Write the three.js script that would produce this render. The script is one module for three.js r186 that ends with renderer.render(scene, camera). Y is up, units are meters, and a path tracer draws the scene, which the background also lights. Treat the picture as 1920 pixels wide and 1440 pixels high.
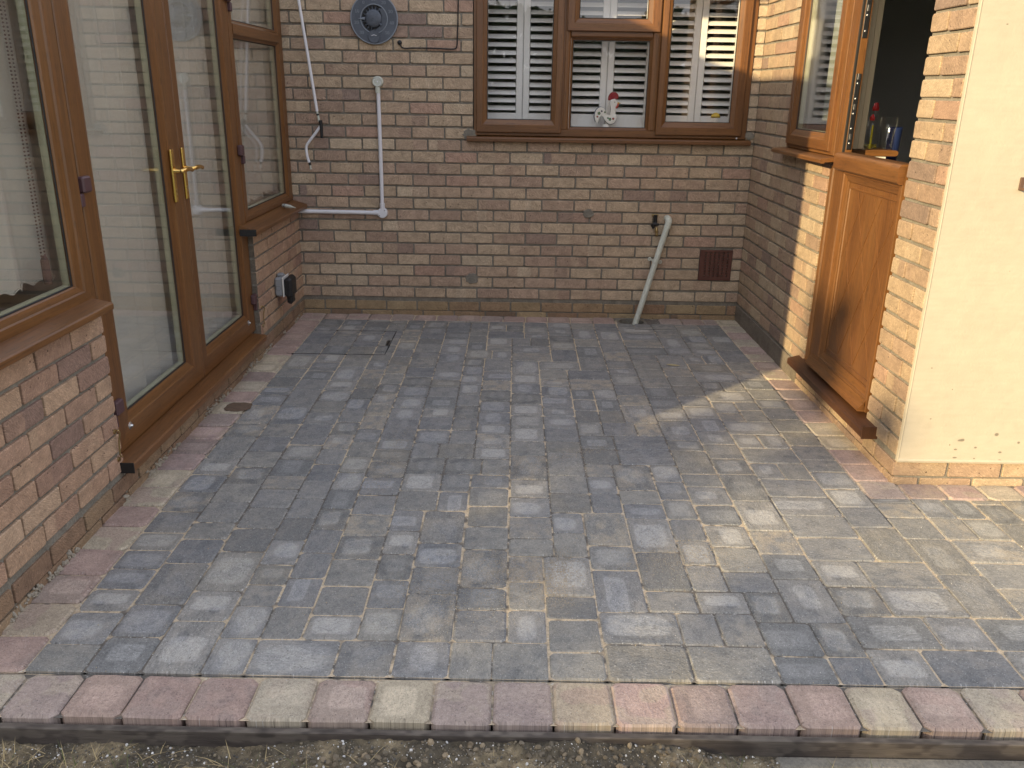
import * as THREE from 'three';
import { FontLoader } from 'three/addons/loaders/FontLoader.js';
import { TextGeometry } from 'three/addons/geometries/TextGeometry.js';
import { mergeGeometries } from 'three/addons/utils/BufferGeometryUtils.js';

// ---------------------------------------------------------------- camera, sky, sun, exposure
const scene = new THREE.Scene();
const camera = new THREE.PerspectiveCamera(49.27, 4 / 3, 0.05, 300);
camera.position.set(0.0058, 1.5535, 5.9354);
camera.rotation.order = 'YXZ';
camera.rotation.set(-0.3373, -0.0002, 0.0163);

const EXPOSURE = 1.62;
const SUN_TOWARDS = new THREE.Vector3(-1, 0.39, 0.92).normalize();   // towards the sun: low, over the house on the left
const sun = new THREE.DirectionalLight(new THREE.Color(1.0, 0.78, 0.44), 5.0);
sun.position.copy(SUN_TOWARDS).multiplyScalar(30);
sun.target.position.set(0.4, 0.6, 1.5);
sun.position.add(sun.target.position);
sun.castShadow = true; sun.shadow.radius = 1.25;
Object.assign(sun.shadow.camera, { left: -9, right: 9, top: 9, bottom: -9, near: 1, far: 70 });
sun.shadow.mapSize.set(2048, 2048);
scene.add(sun, sun.target);

function makeSky() {
  const W = 512, H = 256, d = new Float32Array(W * H * 4);
  for (let j = 0; j < H; j++) {
    const el = ((j + 0.5) / H - 0.5) * Math.PI, y = Math.sin(el);
    for (let i = 0; i < W; i++) {
      const az = ((i + 0.5) / W - 0.5) * 2 * Math.PI, c = Math.cos(el);
      const x = Math.cos(az) * c, z = Math.sin(az) * c;
      const cs = Math.max(0, x * SUN_TOWARDS.x + y * SUN_TOWARDS.y + z * SUN_TOWARDS.z);
      const h = Math.pow(1 - Math.max(0, y), 2.2);
      const glow = 0.30 * Math.pow(cs, 5) + 0.5 * Math.pow(cs, 30);
      const k = (j * W + i) * 4;
      const s = 1.26;
      d[k] = s * (0.43 + 0.66 * h + 1.10 * glow);
      d[k + 1] = s * (0.48 + 0.60 * h + 0.85 * glow);
      d[k + 2] = s * (0.60 + 0.49 * h + 0.50 * glow);
      d[k + 3] = 1;
      if (y < 0) { d[k] = 0.36; d[k + 1] = 0.35; d[k + 2] = 0.26; }
    }
  }
  const t = new THREE.DataTexture(d, W, H, THREE.RGBAFormat, THREE.FloatType);
  t.mapping = THREE.EquirectangularReflectionMapping; t.magFilter = THREE.LinearFilter; t.needsUpdate = true;
  return t;
}
const skyTexture = makeSky();
scene.background = skyTexture; scene.environment = skyTexture;

const renderer = new THREE.WebGLRenderer({ antialias: true });
renderer.toneMapping = THREE.LinearToneMapping;
renderer.toneMappingExposure = EXPOSURE;
renderer.shadowMap.enabled = true;

// ---------------------------------------------------------------- random numbers and noise
function rngOf(seed) {
  let a = seed >>> 0;
  return () => { a = (a + 0x6d2b79f5) >>> 0; let t = a; t = Math.imul(t ^ (t >>> 15), t | 1); t ^= t + Math.imul(t ^ (t >>> 7), t | 61); return ((t ^ (t >>> 14)) >>> 0) / 4294967296; };
}
const R = rngOf(20411);
const rr = (a, b) => a + (b - a) * R();
const pick = (list) => list[Math.floor(R() * list.length)];
const clamp = (x, a = 0, b = 1) => Math.min(b, Math.max(a, x));
const lerp = (a, b, t) => a + (b - a) * t;
const smooth = (a, b, x) => { const t = clamp((x - a) / (b - a)); return t * t * (3 - 2 * t); };
function hash2(x, y, s) { let h = Math.imul(x, 374761393) ^ Math.imul(y, 668265263) ^ Math.imul(s, 1274126177); h = Math.imul(h ^ (h >>> 13), 1274126177); return ((h ^ (h >>> 16)) >>> 0) / 4294967296; }
function vnoise(x, y, s = 1, px = 0, py = 0) {           // value noise, tiling when px, py are given
  const xi = Math.floor(x), yi = Math.floor(y), fx = x - xi, fy = y - yi;
  const w = (v, p) => (p ? ((v % p) + p) % p : v);
  const u = fx * fx * (3 - 2 * fx), v = fy * fy * (3 - 2 * fy);
  const a = hash2(w(xi, px), w(yi, py), s), b = hash2(w(xi + 1, px), w(yi, py), s), c = hash2(w(xi, px), w(yi + 1, py), s), d = hash2(w(xi + 1, px), w(yi + 1, py), s);
  return a + (b - a) * u + (c - a) * v + (a - b - c + d) * u * v;
}
const fbm = (x, y, s, n = 3) => { let t = 0, a = 0.5, k = 0; for (let i = 0; i < n; i++) { t += a * vnoise(x, y, s + i); k += a; a *= 0.5; x *= 2.03; y *= 2.03; } return t / k; };

// ---------------------------------------------------------------- textures
const toS = (c) => { c = clamp(c); return 255 * (c <= 0.0031308 ? 12.92 * c : 1.055 * Math.pow(c, 1 / 2.4) - 0.055); };
function tex(w, h, paint, srgb, repeat = true) {           // paint(x, y, out) writes linear rgb
  const d = new Uint8Array(w * h * 4), o = [0, 0, 0];
  for (let y = 0; y < h; y++) for (let x = 0; x < w; x++) {
    paint(x, y, o); const k = (y * w + x) * 4;
    for (let i = 0; i < 3; i++) d[k + i] = srgb ? toS(o[i]) : 255 * clamp(o[i]);
    d[k + 3] = 255;
  }
  return dataTex(d, w, h, srgb, repeat);
}
function dataTex(d, w, h, srgb, repeat = true) {
  const t = new THREE.DataTexture(d, w, h, THREE.RGBAFormat);
  if (srgb) t.colorSpace = THREE.SRGBColorSpace;
  t.magFilter = THREE.LinearFilter; t.minFilter = THREE.LinearFilter;
  t.wrapS = t.wrapT = repeat ? THREE.RepeatWrapping : THREE.ClampToEdgeWrapping;
  t.needsUpdate = true; return t;
}
// An atlas of single bricks: every cell has its own tone, kiss marks, pits and pale grains.
const BC = 8, BR = 24;
function brickAtlas() {
  const W = 1024, H = 1008, cw = W / BC, ch = H / BR, col = new Uint8Array(W * H * 4), bmp = new Uint8Array(W * H * 4), rg = rngOf(77);
  const tones = [[.42, .325, .225], [.40, .305, .21], [.385, .285, .20], [.37, .27, .195], [.335, .24, .175], [.285, .205, .158], [.25, .185, .15], [.45, .36, .255], [.37, .25, .185]];
  const wts = [6, 6, 5, 4, 3, 1.6, 0.8, 3, 1.6], tot = wts.reduce((a, b) => a + b);
  const tone = () => { let t = rg() * tot; for (let i = 0; i < wts.length; i++) { t -= wts[i]; if (t < 0) { const sc = 0.95 + 0.1 * rg(); return tones[i].map((v) => v * sc); } } return tones[0]; };
  for (let r = 0; r < BR; r++) for (let c = 0; c < BC; c++) {
    const A = tone(), B = tone(), s = Math.floor(rg() * 1e6), kiss = rg() < 0.42, k0 = rg() < 0.5 ? -0.1 : 0.2 + 0.3 * rg(), k1 = k0 < 0 ? 0.25 + 0.4 * rg() : (rg() < 0.5 ? 1.2 : k0 + 0.2 + 0.25 * rg()), kA = 0.45 + 0.45 * rg(), slant = 1.5 * (rg() - 0.5) + 1.1;
    const pits = []; for (let i = Math.floor(rg() * 4); i > 0; i--) pits.push([rg() * cw, rg() * ch, 0.8 + rg() * 1.3]);
    for (let y = 0; y < ch; y++) for (let x = 0; x < cw; x++) {
      const u = x / cw, wob = 0.06 * (fbm(x / 12, y / 9, s, 2) - 0.5);
      let m = kiss ? kA * smooth(k0 - 0.015, k0 + 0.015, u + wob) * (1 - smooth(k1 - 0.015, k1 + 0.015, u + wob)) : 0;
      const lo = fbm(x / 22, y / 16, s + 3, 3) - 0.5, drag = vnoise((x + y * slant) / 2.1, (y - x * 0.25) / 5.5, s + 7) - 0.5, gr = hash2(x, y, s) - 0.5;
      let f = 1 + 0.38 * lo + 0.34 * drag + 0.26 * gr, b = 0.5 + 0.5 * drag + 0.28 * gr + 0.35 * lo;
      if (hash2(x >> 1, y >> 1, s + 11) > 0.965) { f *= 1.35; b += 0.12; }
      if (hash2(x, y, s + 19) > 0.982) { f *= 0.55; b -= 0.2; }
      for (const [px, py, pr] of pits) { const q = Math.hypot(x - px, y - py); if (q < pr) { f *= 0.3; b -= 0.4; } }
      const k = ((r * ch + y) * W + c * cw + x) * 4;
      for (let i = 0; i < 3; i++) col[k + i] = toS(lerp(A[i], B[i], m) * f);
      bmp[k] = bmp[k + 1] = bmp[k + 2] = 255 * clamp(b); col[k + 3] = bmp[k + 3] = 255;
    }
  }
  return [dataTex(col, W, H, true), dataTex(bmp, W, H, false)];
}
// An atlas of concrete pavers: rows 0-4 charcoal, rows 5-7 brindle border blocks.
const PC = 8;
function paverAtlas() {
  const W = 1024, cw = 128, col = new Uint8Array(W * W * 4), bmp = new Uint8Array(W * W * 4), rg = rngOf(991);
  const greys = [[.140, .142, .146], [.150, .151, .154], [.160, .160, .160], [.168, .167, .164], [.178, .175, .169], [.124, .127, .132], [.172, .167, .158]];
  const brindle = [[.34, .245, .215], [.27, .205, .19], [.37, .30, .235], [.34, .24, .215], [.375, .315, .245], [.27, .205, .19], [.33, .255, .225]];
  for (let r = 0; r < PC; r++) for (let c = 0; c < PC; c++) {
    const bord = r > 4, list = bord ? brindle : greys, s = Math.floor(rg() * 1e6), Ak = 0.9 + 0.2 * rg(), A = list[Math.floor(rg() * list.length)].map((v) => v * Ak), A2 = list[Math.floor(rg() * list.length)];
    const patch = rg() < (bord ? 0.6 : 0.55), cx = 0.5 + 0.16 * (rg() - 0.5), cy = 0.5 + 0.16 * (rg() - 0.5), hx = 0.22 + 0.2 * rg(), hy = 0.22 + 0.2 * rg(), pw = 3.0 + 4 * rg(), lift = bord ? 0.12 + 0.25 * rg() : 0.18 + 0.36 * rg(), soft = 0.07 + 0.14 * rg(), band = rg() < 0.4, by = rg(), sand = rg() < 0.3 ? 0.35 * rg() : 0.07, tint = rg() < 0.5 ? [1, 1.0, 1.015] : [1.015, 1.0, 0.97];
    for (let y = 0; y < cw; y++) for (let x = 0; x < cw; x++) {
      const u = x / cw, v = y / cw, n1 = fbm(u * 5, v * 5, s, 3) - 0.5, n2 = vnoise(u * 26, v * 18, s + 5) - 0.5, n3 = vnoise(u * 60, v * 60, s + 6) - 0.5, g = hash2(x, y, s) - 0.5;
      const q = Math.pow(Math.abs(u - cx) / hx, pw) + Math.pow(Math.abs(v - cy) / hy, pw), m = patch ? 1 - smooth(1 - 4 * soft, 1 + 4 * soft, q + 1.5 * n1 + 0.35 * n2 + 0.5 * g) : 0;
      const bm = band ? 0.5 * (1 - smooth(0.04, 0.2, Math.abs(v - by + 0.35 * n1))) : 0;
      let f = (1 + 0.34 * n1 + 0.24 * n2 + 0.30 * n3 + 0.42 * g) * (1 + lift * m * (1 + 0.3 * n3) + 0.4 * lift * bm);
      const ms = clamp(sand * (0.7 + 3.2 * n1 + 1.4 * n3)), mm = smooth(0.45, 0.6, fbm(u * 3, v * 3, s + 40, 2));
      let b = 0.5 + 0.5 * n3 + 0.4 * g + 0.35 * n2;
      const k = ((r * cw + y) * W + c * cw + x) * 4, grit = hash2(x, y, s + 23), pit = hash2(x >> 1, y >> 1, s + 29);
      if (pit > 0.988) { f *= 0.55; b -= 0.3; }
      for (let i = 0; i < 3; i++) {
        let val = lerp(A[i], A2[i], 0.55 * mm) * f * tint[i];
        val = lerp(val, [.42, .33, .215][i] * (0.85 + 0.5 * g), ms * 0.8);
        if (grit > (bord ? 0.9975 : 0.993)) val = lerp(val, 0.62, 0.85);
        col[k + i] = toS(val);
      }
      bmp[k] = bmp[k + 1] = bmp[k + 2] = 255 * clamp(b); col[k + 3] = bmp[k + 3] = 255;
    }
  }
  return [dataTex(col, W, W, true), dataTex(bmp, W, W, false)];
}
function woodTexture() {                                   // u: 0.32 m across, v: 1.6 m along the grain
  const W = 256, H = 512;
  return tex(W, H, (x, y, o) => {
    const u = x / W, v = y / H, wav = 0.5 * (vnoise(u * 4, v * 6, 5, 4, 6) - 0.5);
    const a = vnoise(u * 40 + wav * 6, v * 7, 11, 0, 7), b = vnoise(u * 110 + wav * 12, v * 16, 12, 0, 16), c = vnoise(u * 9 + wav * 3, v * 3, 13, 9, 3);
    const pore = vnoise(u * 128, v * 44, 15, 128, 44) > 0.78 ? 0.72 : 1;
    const f = (0.66 + 0.36 * a + 0.22 * b + 0.30 * c) * pore;
    o[0] = 0.285 * f; o[1] = 0.112 * f * (0.93 + 0.1 * c); o[2] = 0.034 * f * (0.9 + 0.15 * c);
  }, true);
}
function grainTexture(lo, hi, fx, fy, seed, W = 256) {      // tiling grey noise
  return tex(W, W, (x, y, o) => {
    const u = x / W, v = y / W, n = 0.45 * vnoise(u * fx, v * fy, seed, fx, fy) + 0.3 * vnoise(u * fx * 3, v * fy * 3, seed + 1, fx * 3, fy * 3) + 0.25 * hash2(x, y, seed + 2);
    o[0] = o[1] = o[2] = lerp(lo, hi, n);
  }, false);
}
const [brickMap, brickBump] = brickAtlas();
const [paverMap, paverBump] = paverAtlas();
const woodMap = woodTexture();
const noiseMap = grainTexture(0, 1, 16, 16, 31);
const noiseSoft = grainTexture(0.72, 1.0, 9, 9, 57);
noiseSoft.colorSpace = THREE.SRGBColorSpace;
const plasterMap = (() => {                                // 3.0 m x 1.5 m of cream masonry paint: brush texture, scuffs, soil splashed up at the foot
  const rg = rngOf(606), marks = [];
  for (const [mx, my, r] of [[1.885, 0.208, 0.006], [1.835, 0.185, 0.004], [1.862, 0.165, 0.003], [1.945, 0.175, 0.004], [2.02, 0.235, 0.0075], [1.80, 0.43, 0.003], [1.735, 0.30, 0.002], [2.12, 0.2, 0.006], [1.70, 0.52, 0.002], [1.93, 0.92, 0.0025], [2.05, 0.155, 0.004]]) marks.push([mx, my, r]);
  for (let i = 0; i < 18; i++) marks.push([1.64 + 1.2 * rg(), 0.115 + 0.06 * rg() * rg(), 0.0012 + 0.0022 * rg()]);
  return tex(1536, 768, (x, y, o) => {
    const u = x / 1536, v = y / 768, X = u * 3, Y = v * 1.5, a = vnoise(u * 10, v * 5, 71, 10, 5) - 0.5, b = vnoise(u * 90, v * 45, 72, 90, 45) - 0.5, st = vnoise(u * 40, v * 160, 74, 40, 160) - 0.5, g = hash2(x, y, 73) - 0.5;
    const f = 1 + 0.09 * a + 0.06 * b + 0.05 * st + 0.04 * g; let dirt = 0;
    for (const [mx, my, r] of marks) { if (Math.abs(X - mx) > 0.02 || Math.abs(Y - my) > 0.02) continue; const q = Math.hypot((X - mx) * (0.7 + b), Y - my) / r; dirt = Math.max(dirt, 0.75 * (1 - smooth(0.7, 1.3, q + 0.6 * b))); }
    o[0] = lerp(0.45 * f, 0.12, dirt); o[1] = lerp(0.40 * f, 0.10, dirt); o[2] = lerp(0.31 * f, 0.07, dirt);
  }, true);
})();
const mortarMap = tex(512, 512, (x, y, o) => {
  const u = x / 512, v = y / 512, a = vnoise(u * 12, v * 12, 81, 12, 12) - 0.5, b = vnoise(u * 90, v * 90, 82, 90, 90) - 0.5, g = hash2(x, y, 83) - 0.5;
  const f = 1 + 0.35 * a + 0.35 * b + 0.35 * g; o[0] = 0.215 * f; o[1] = 0.196 * f; o[2] = 0.16 * f;
}, true);
const jointMap = tex(1024, 1024, (x, y, o) => {             // 4 m square of jointing sand and grit
  const u = x / 1024, v = y / 1024, a = fbm(u * 11, v * 11, 91, 3), b = vnoise(u * 170, v * 170, 92, 170, 170), g = hash2(x, y, 93);
  const m = smooth(0.36, 0.60, a + 0.45 * (b - 0.5)), f = 0.75 + 0.5 * g;
  o[0] = lerp(0.15, 0.56, m) * f; o[1] = lerp(0.135, 0.45, m) * f; o[2] = lerp(0.115, 0.31, m) * f;
  if (g > 0.975) { o[0] = 0.62; o[1] = 0.6; o[2] = 0.55; }
}, true);
const soilMap = tex(1024, 512, (x, y, o) => {               // 2 m x 1 m
  const u = x / 1024, v = y / 512, a = fbm(u * 14, v * 7, 101, 3), b = vnoise(u * 140, v * 70, 102, 140, 70), g = hash2(x, y, 103), m = smooth(0.4, 0.62, a);
  const f = (0.6 + 0.8 * b) * (0.8 + 0.4 * g);
  o[0] = lerp(0.10, 0.24, m) * f; o[1] = lerp(0.082, 0.19, m) * f; o[2] = lerp(0.055, 0.115, m) * f;
  if (g > 0.985 && b > 0.5) { o[0] = 0.6; o[1] = 0.57; o[2] = 0.5; }
}, true);
const boardMap = tex(1024, 128, (x, y, o) => {               // 2 m of stained timber, 0.30 m round its section
  const u = x / 1024, v = y / 128, g = vnoise(u * 30, v * 40, 111, 30, 40), w = vnoise(u * 90, v * 30, 112, 90, 30), st = smooth(0.56, 0.74, vnoise(u * 26, v * 9, 113, 26, 9) * 0.75 + 0.3 * w), lip = smooth(0.38, 0.43, v) * (1 - smooth(0.5, 0.54, v));
  const f = 0.65 + 0.5 * g + 0.2 * w; o[0] = lerp(0.062 * f, 0.24, 0.22 * st + 0.3 * lip * w); o[1] = lerp(0.050 * f, 0.205, 0.22 * st + 0.3 * lip * w); o[2] = lerp(0.042 * f, 0.165, 0.22 * st + 0.3 * lip * w);
}, true);
const curtainMap = tex(256, 256, (x, y, o) => {
  const t = 0.97 + 0.05 * vnoise(x / 2, y / 8, 9) - 0.04 * hash2(x, y, 5);
  o[0] = 0.56 * t; o[1] = 0.535 * t; o[2] = 0.45 * t;
}, true);

// ---------------------------------------------------------------- materials
const std = (o) => new THREE.MeshStandardMaterial(o), phy = (o) => new THREE.MeshPhysicalMaterial(o);
const rgb = (r, g, b) => new THREE.Color().setRGB(r, g, b);
const rep = (t, x, y) => { const c = t.clone(); c.repeat.set(x, y); c.needsUpdate = true; return c; };
const M = {
  brickBack: std({ color: rgb(1.13, 1.12, 1.12), map: brickMap, bumpMap: brickBump, bumpScale: 0.005, roughness: 0.95 }),
  brickSide: std({ map: brickMap, bumpMap: brickBump, bumpScale: 0.0022, roughness: 0.95, color: rgb(0.90, 0.86, 0.80) }),
  brickLeft: std({ map: brickMap, bumpMap: brickBump, bumpScale: 0.003, roughness: 0.95, color: rgb(1.02, 0.89, 0.84) }),
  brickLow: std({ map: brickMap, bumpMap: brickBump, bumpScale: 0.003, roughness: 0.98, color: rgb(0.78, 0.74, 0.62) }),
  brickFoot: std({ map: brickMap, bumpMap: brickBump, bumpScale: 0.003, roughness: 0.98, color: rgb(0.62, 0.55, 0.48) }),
  mortar: std({ map: rep(mortarMap, 2.2, 2.2), bumpMap: rep(noiseMap, 9, 9), bumpScale: 0.002, roughness: 1 }),
  plinth: std({ map: rep(mortarMap, 1.4, 1.4), bumpMap: rep(noiseMap, 5, 5), bumpScale: 0.002, roughness: 1, color: rgb(0.72, 0.66, 0.62) }),
  paver: std({ color: rgb(1.38, 1.38, 1.33), map: paverMap, bumpMap: paverBump, bumpScale: 0.0022, roughness: 0.88 }),
  border: std({ map: paverMap, bumpMap: paverBump, bumpScale: 0.0018, roughness: 0.9, color: rgb(1.08, 1.12, 1.09) }),
  joint: std({ map: rep(jointMap, 0.25, 0.25), bumpMap: rep(noiseMap, 14, 14), bumpScale: 0.002, roughness: 1 }),
  wood: phy({ color: rgb(0.50, 0.55, 0.53), map: rep(woodMap, 3.1, 0.62), bumpMap: rep(woodMap, 3.1, 0.62), bumpScale: 0.0003, roughness: 0.42, clearcoat: 0.12, clearcoatRoughness: 0.35 }),
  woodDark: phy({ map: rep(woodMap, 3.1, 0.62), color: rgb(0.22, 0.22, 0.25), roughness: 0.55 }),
  rubber: std({ color: rgb(0.014, 0.013, 0.012), roughness: 0.6 }),
  bead: std({ color: rgb(0.34, 0.34, 0.22), roughness: 0.5 }),
  whiteFrame: std({ color: rgb(0.72, 0.71, 0.66), roughness: 0.45 }),
  glass: phy({ color: 0xffffff, roughness: 0.0, transmission: 1, thickness: 0, ior: 1.52 }),
  clear: phy({ color: 0xffffff, roughness: 0.02, transmission: 1, thickness: 0, ior: 1.5 }),
  yellowLiquid: phy({ color: rgb(0.75, 0.68, 0.08), roughness: 0.1, transmission: 0.7, thickness: 0 }),
  red: std({ color: rgb(0.62, 0.03, 0.03), roughness: 0.35 }),
  blueCup: std({ color: rgb(0.016, 0.03, 0.11), roughness: 0.4 }),
  shutter: std({ color: rgb(0.82, 0.81, 0.77), roughness: 0.5 }),
  curtain: phy({ map: rep(curtainMap, 3, 3), roughness: 1, transmission: 0.12, thickness: 0, side: THREE.DoubleSide }),
  lace: phy({ color: rgb(0.8, 0.79, 0.74), roughness: 1, transmission: 0.3, thickness: 0, side: THREE.DoubleSide }),
  whitePlastic: std({ color: rgb(0.74, 0.74, 0.77), roughness: 0.45 }),
  oldWhite: std({ color: rgb(0.80, 0.83, 0.72), roughness: 0.5, map: rep(noiseSoft, 3, 3) }),
  black: std({ color: rgb(0.012, 0.012, 0.013), roughness: 0.5 }),
  grey: std({ color: rgb(0.27, 0.28, 0.29), roughness: 0.5 }),
  brass: std({ color: rgb(0.86, 0.56, 0.18), roughness: 0.16, metalness: 1 }),
  oldBrass: std({ color: rgb(0.42, 0.31, 0.15), roughness: 0.4, metalness: 1 }),
  steel: std({ color: rgb(0.55, 0.55, 0.55), roughness: 0.35, metalness: 1 }),
  lockSteel: std({ color: rgb(0.20, 0.20, 0.20), roughness: 0.35, metalness: 1 }),
  hinge: std({ color: rgb(0.085, 0.042, 0.045), roughness: 0.5 }),
  lead: std({ color: rgb(0.125, 0.145, 0.18), roughness: 0.62, map: noiseSoft }),
  leadPale: std({ color: rgb(0.23, 0.26, 0.30), roughness: 0.6 }),
  terracotta: std({ color: rgb(0.16, 0.066, 0.046), roughness: 0.9, map: rep(noiseSoft, 2, 2) }),
  plaster: std({ map: rep(plasterMap, 1 / 3, 1 / 1.5), bumpMap: rep(noiseMap, 2.5, 2.5), bumpScale: 0.0012, roughness: 0.85 }),
  interior: std({ color: rgb(0.45, 0.42, 0.36), roughness: 0.95 }),
  roomPaint: std({ color: rgb(0.46, 0.47, 0.47), roughness: 0.95 }),
  reveal: std({ color: rgb(0.78, 0.62, 0.38), roughness: 0.85 }),
  soil: std({ map: rep(soilMap, 0.5, 1), bumpMap: rep(noiseMap, 7, 7), bumpScale: 0.006, roughness: 1 }),
  concrete: std({ map: rep(mortarMap, 1.6, 1.6), bumpMap: rep(noiseMap, 6, 6), bumpScale: 0.002, roughness: 0.95, color: rgb(0.95, 0.95, 0.95) }),
  board: std({ map: rep(boardMap, 0.5, 1 / 0.3), bumpMap: rep(noiseMap, 1, 12), bumpScale: 0.0015, roughness: 0.85 }),
  straw: std({ color: rgb(0.40, 0.31, 0.16), roughness: 1, side: THREE.DoubleSide }),
  grass: std({ color: rgb(0.09, 0.11, 0.035), roughness: 1, side: THREE.DoubleSide }),
  pebble: std({ color: 0xffffff, roughness: 0.8 }),
  lawn: std({ map: rep(soilMap, 0.3, 0.6), color: rgb(0.55, 0.9, 0.35), roughness: 1 }),
  leaf: phy({ color: rgb(0.055, 0.085, 0.028), roughness: 0.8, transmission: 0.15, thickness: 0, side: THREE.DoubleSide }),
  bark: std({ color: rgb(0.09, 0.07, 0.05), roughness: 1 }),
  houseWall: std({ color: rgb(0.34, 0.26, 0.19), roughness: 0.95 }),
  gutter: std({ color: rgb(0.10, 0.055, 0.035), roughness: 0.5 }),
  roof: std({ color: rgb(0.12, 0.11, 0.10), roughness: 0.9 }),
  ceramic: std({ color: rgb(0.78, 0.76, 0.70), roughness: 0.22 }),
  ceramicRed: std({ color: rgb(0.26, 0.018, 0.026), roughness: 0.25 }),
  ceramicPink: std({ color: rgb(0.55, 0.12, 0.10), roughness: 0.25 }),
  ceramicBlue: std({ color: rgb(0.02, 0.03, 0.09), roughness: 0.22 }),
  ceramicYellow: std({ color: rgb(0.60, 0.42, 0.06), roughness: 0.25 }),
  ceramicGreen: std({ color: rgb(0.06, 0.17, 0.10), roughness: 0.25 }),
  hem: std({ color: rgb(0.46, 0.43, 0.36), roughness: 1 }),
  cord: std({ color: rgb(0.075, 0.03, 0.025), roughness: 0.7 }),
  sandDust: std({ color: rgb(0.34, 0.285, 0.21), roughness: 1 }),
};

// ---------------------------------------------------------------- names, things, parts
const taken = {};
function numbered(name) { const n = (taken[name] = (taken[name] ?? -1) + 1); return n ? `${name}_${String(n).padStart(3, '0')}` : name; }
function shadows(o) { o.castShadow = o.receiveShadow = true; return o; }
function tag(o, label, category, group) { o.userData = { label, category }; if (group) o.userData.group = group; return o; }
// Walls have their own axes: u along the wall to the right as one faces it, v up, n out of it.
const WALLS = { back: [[0, 0, 0], 0], left: [[-1.51, 0, 0], Math.PI / 2], right: [[1.626, 0, 0], -Math.PI / 2], front: [[0, 0, 2.70], 0], world: [[0, 0, 0], 0] };
function thing(name, label, category, wall = 'world', base = [0, 0, 0], group) {
  const [o0, turn] = WALLS[wall], o = new THREE.Group(), p = new THREE.Vector3(...base).applyAxisAngle(new THREE.Vector3(0, 1, 0), turn);
  o.name = numbered(name); o.position.set(p.x + o0[0], p.y + o0[1], p.z + o0[2]); o.rotation.y = turn;
  tag(o, label, category, group); o.userData.base = undefined; delete o.userData.base; o.base = base; scene.add(o); return o;
}
function structure(name) { const o = new THREE.Group(); o.name = numbered(name); o.userData = { kind: 'structure' }; o.base = [0, 0, 0]; scene.add(o); return o; }
function baseOf(o) { while (o && !o.base) o = o.parent; return o.base; }
function part(name, geo, material, parent) {               // geometry comes in the wall's axes; the part is stored relative to its thing's base
  if (geo instanceof G) geo = geo.geo();
  const b = baseOf(parent); if (b[0] || b[1] || b[2]) geo.translate(-b[0], -b[1], -b[2]);
  const m = shadows(new THREE.Mesh(geo, material)); m.name = name; parent.add(m); return m;
}

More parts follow.
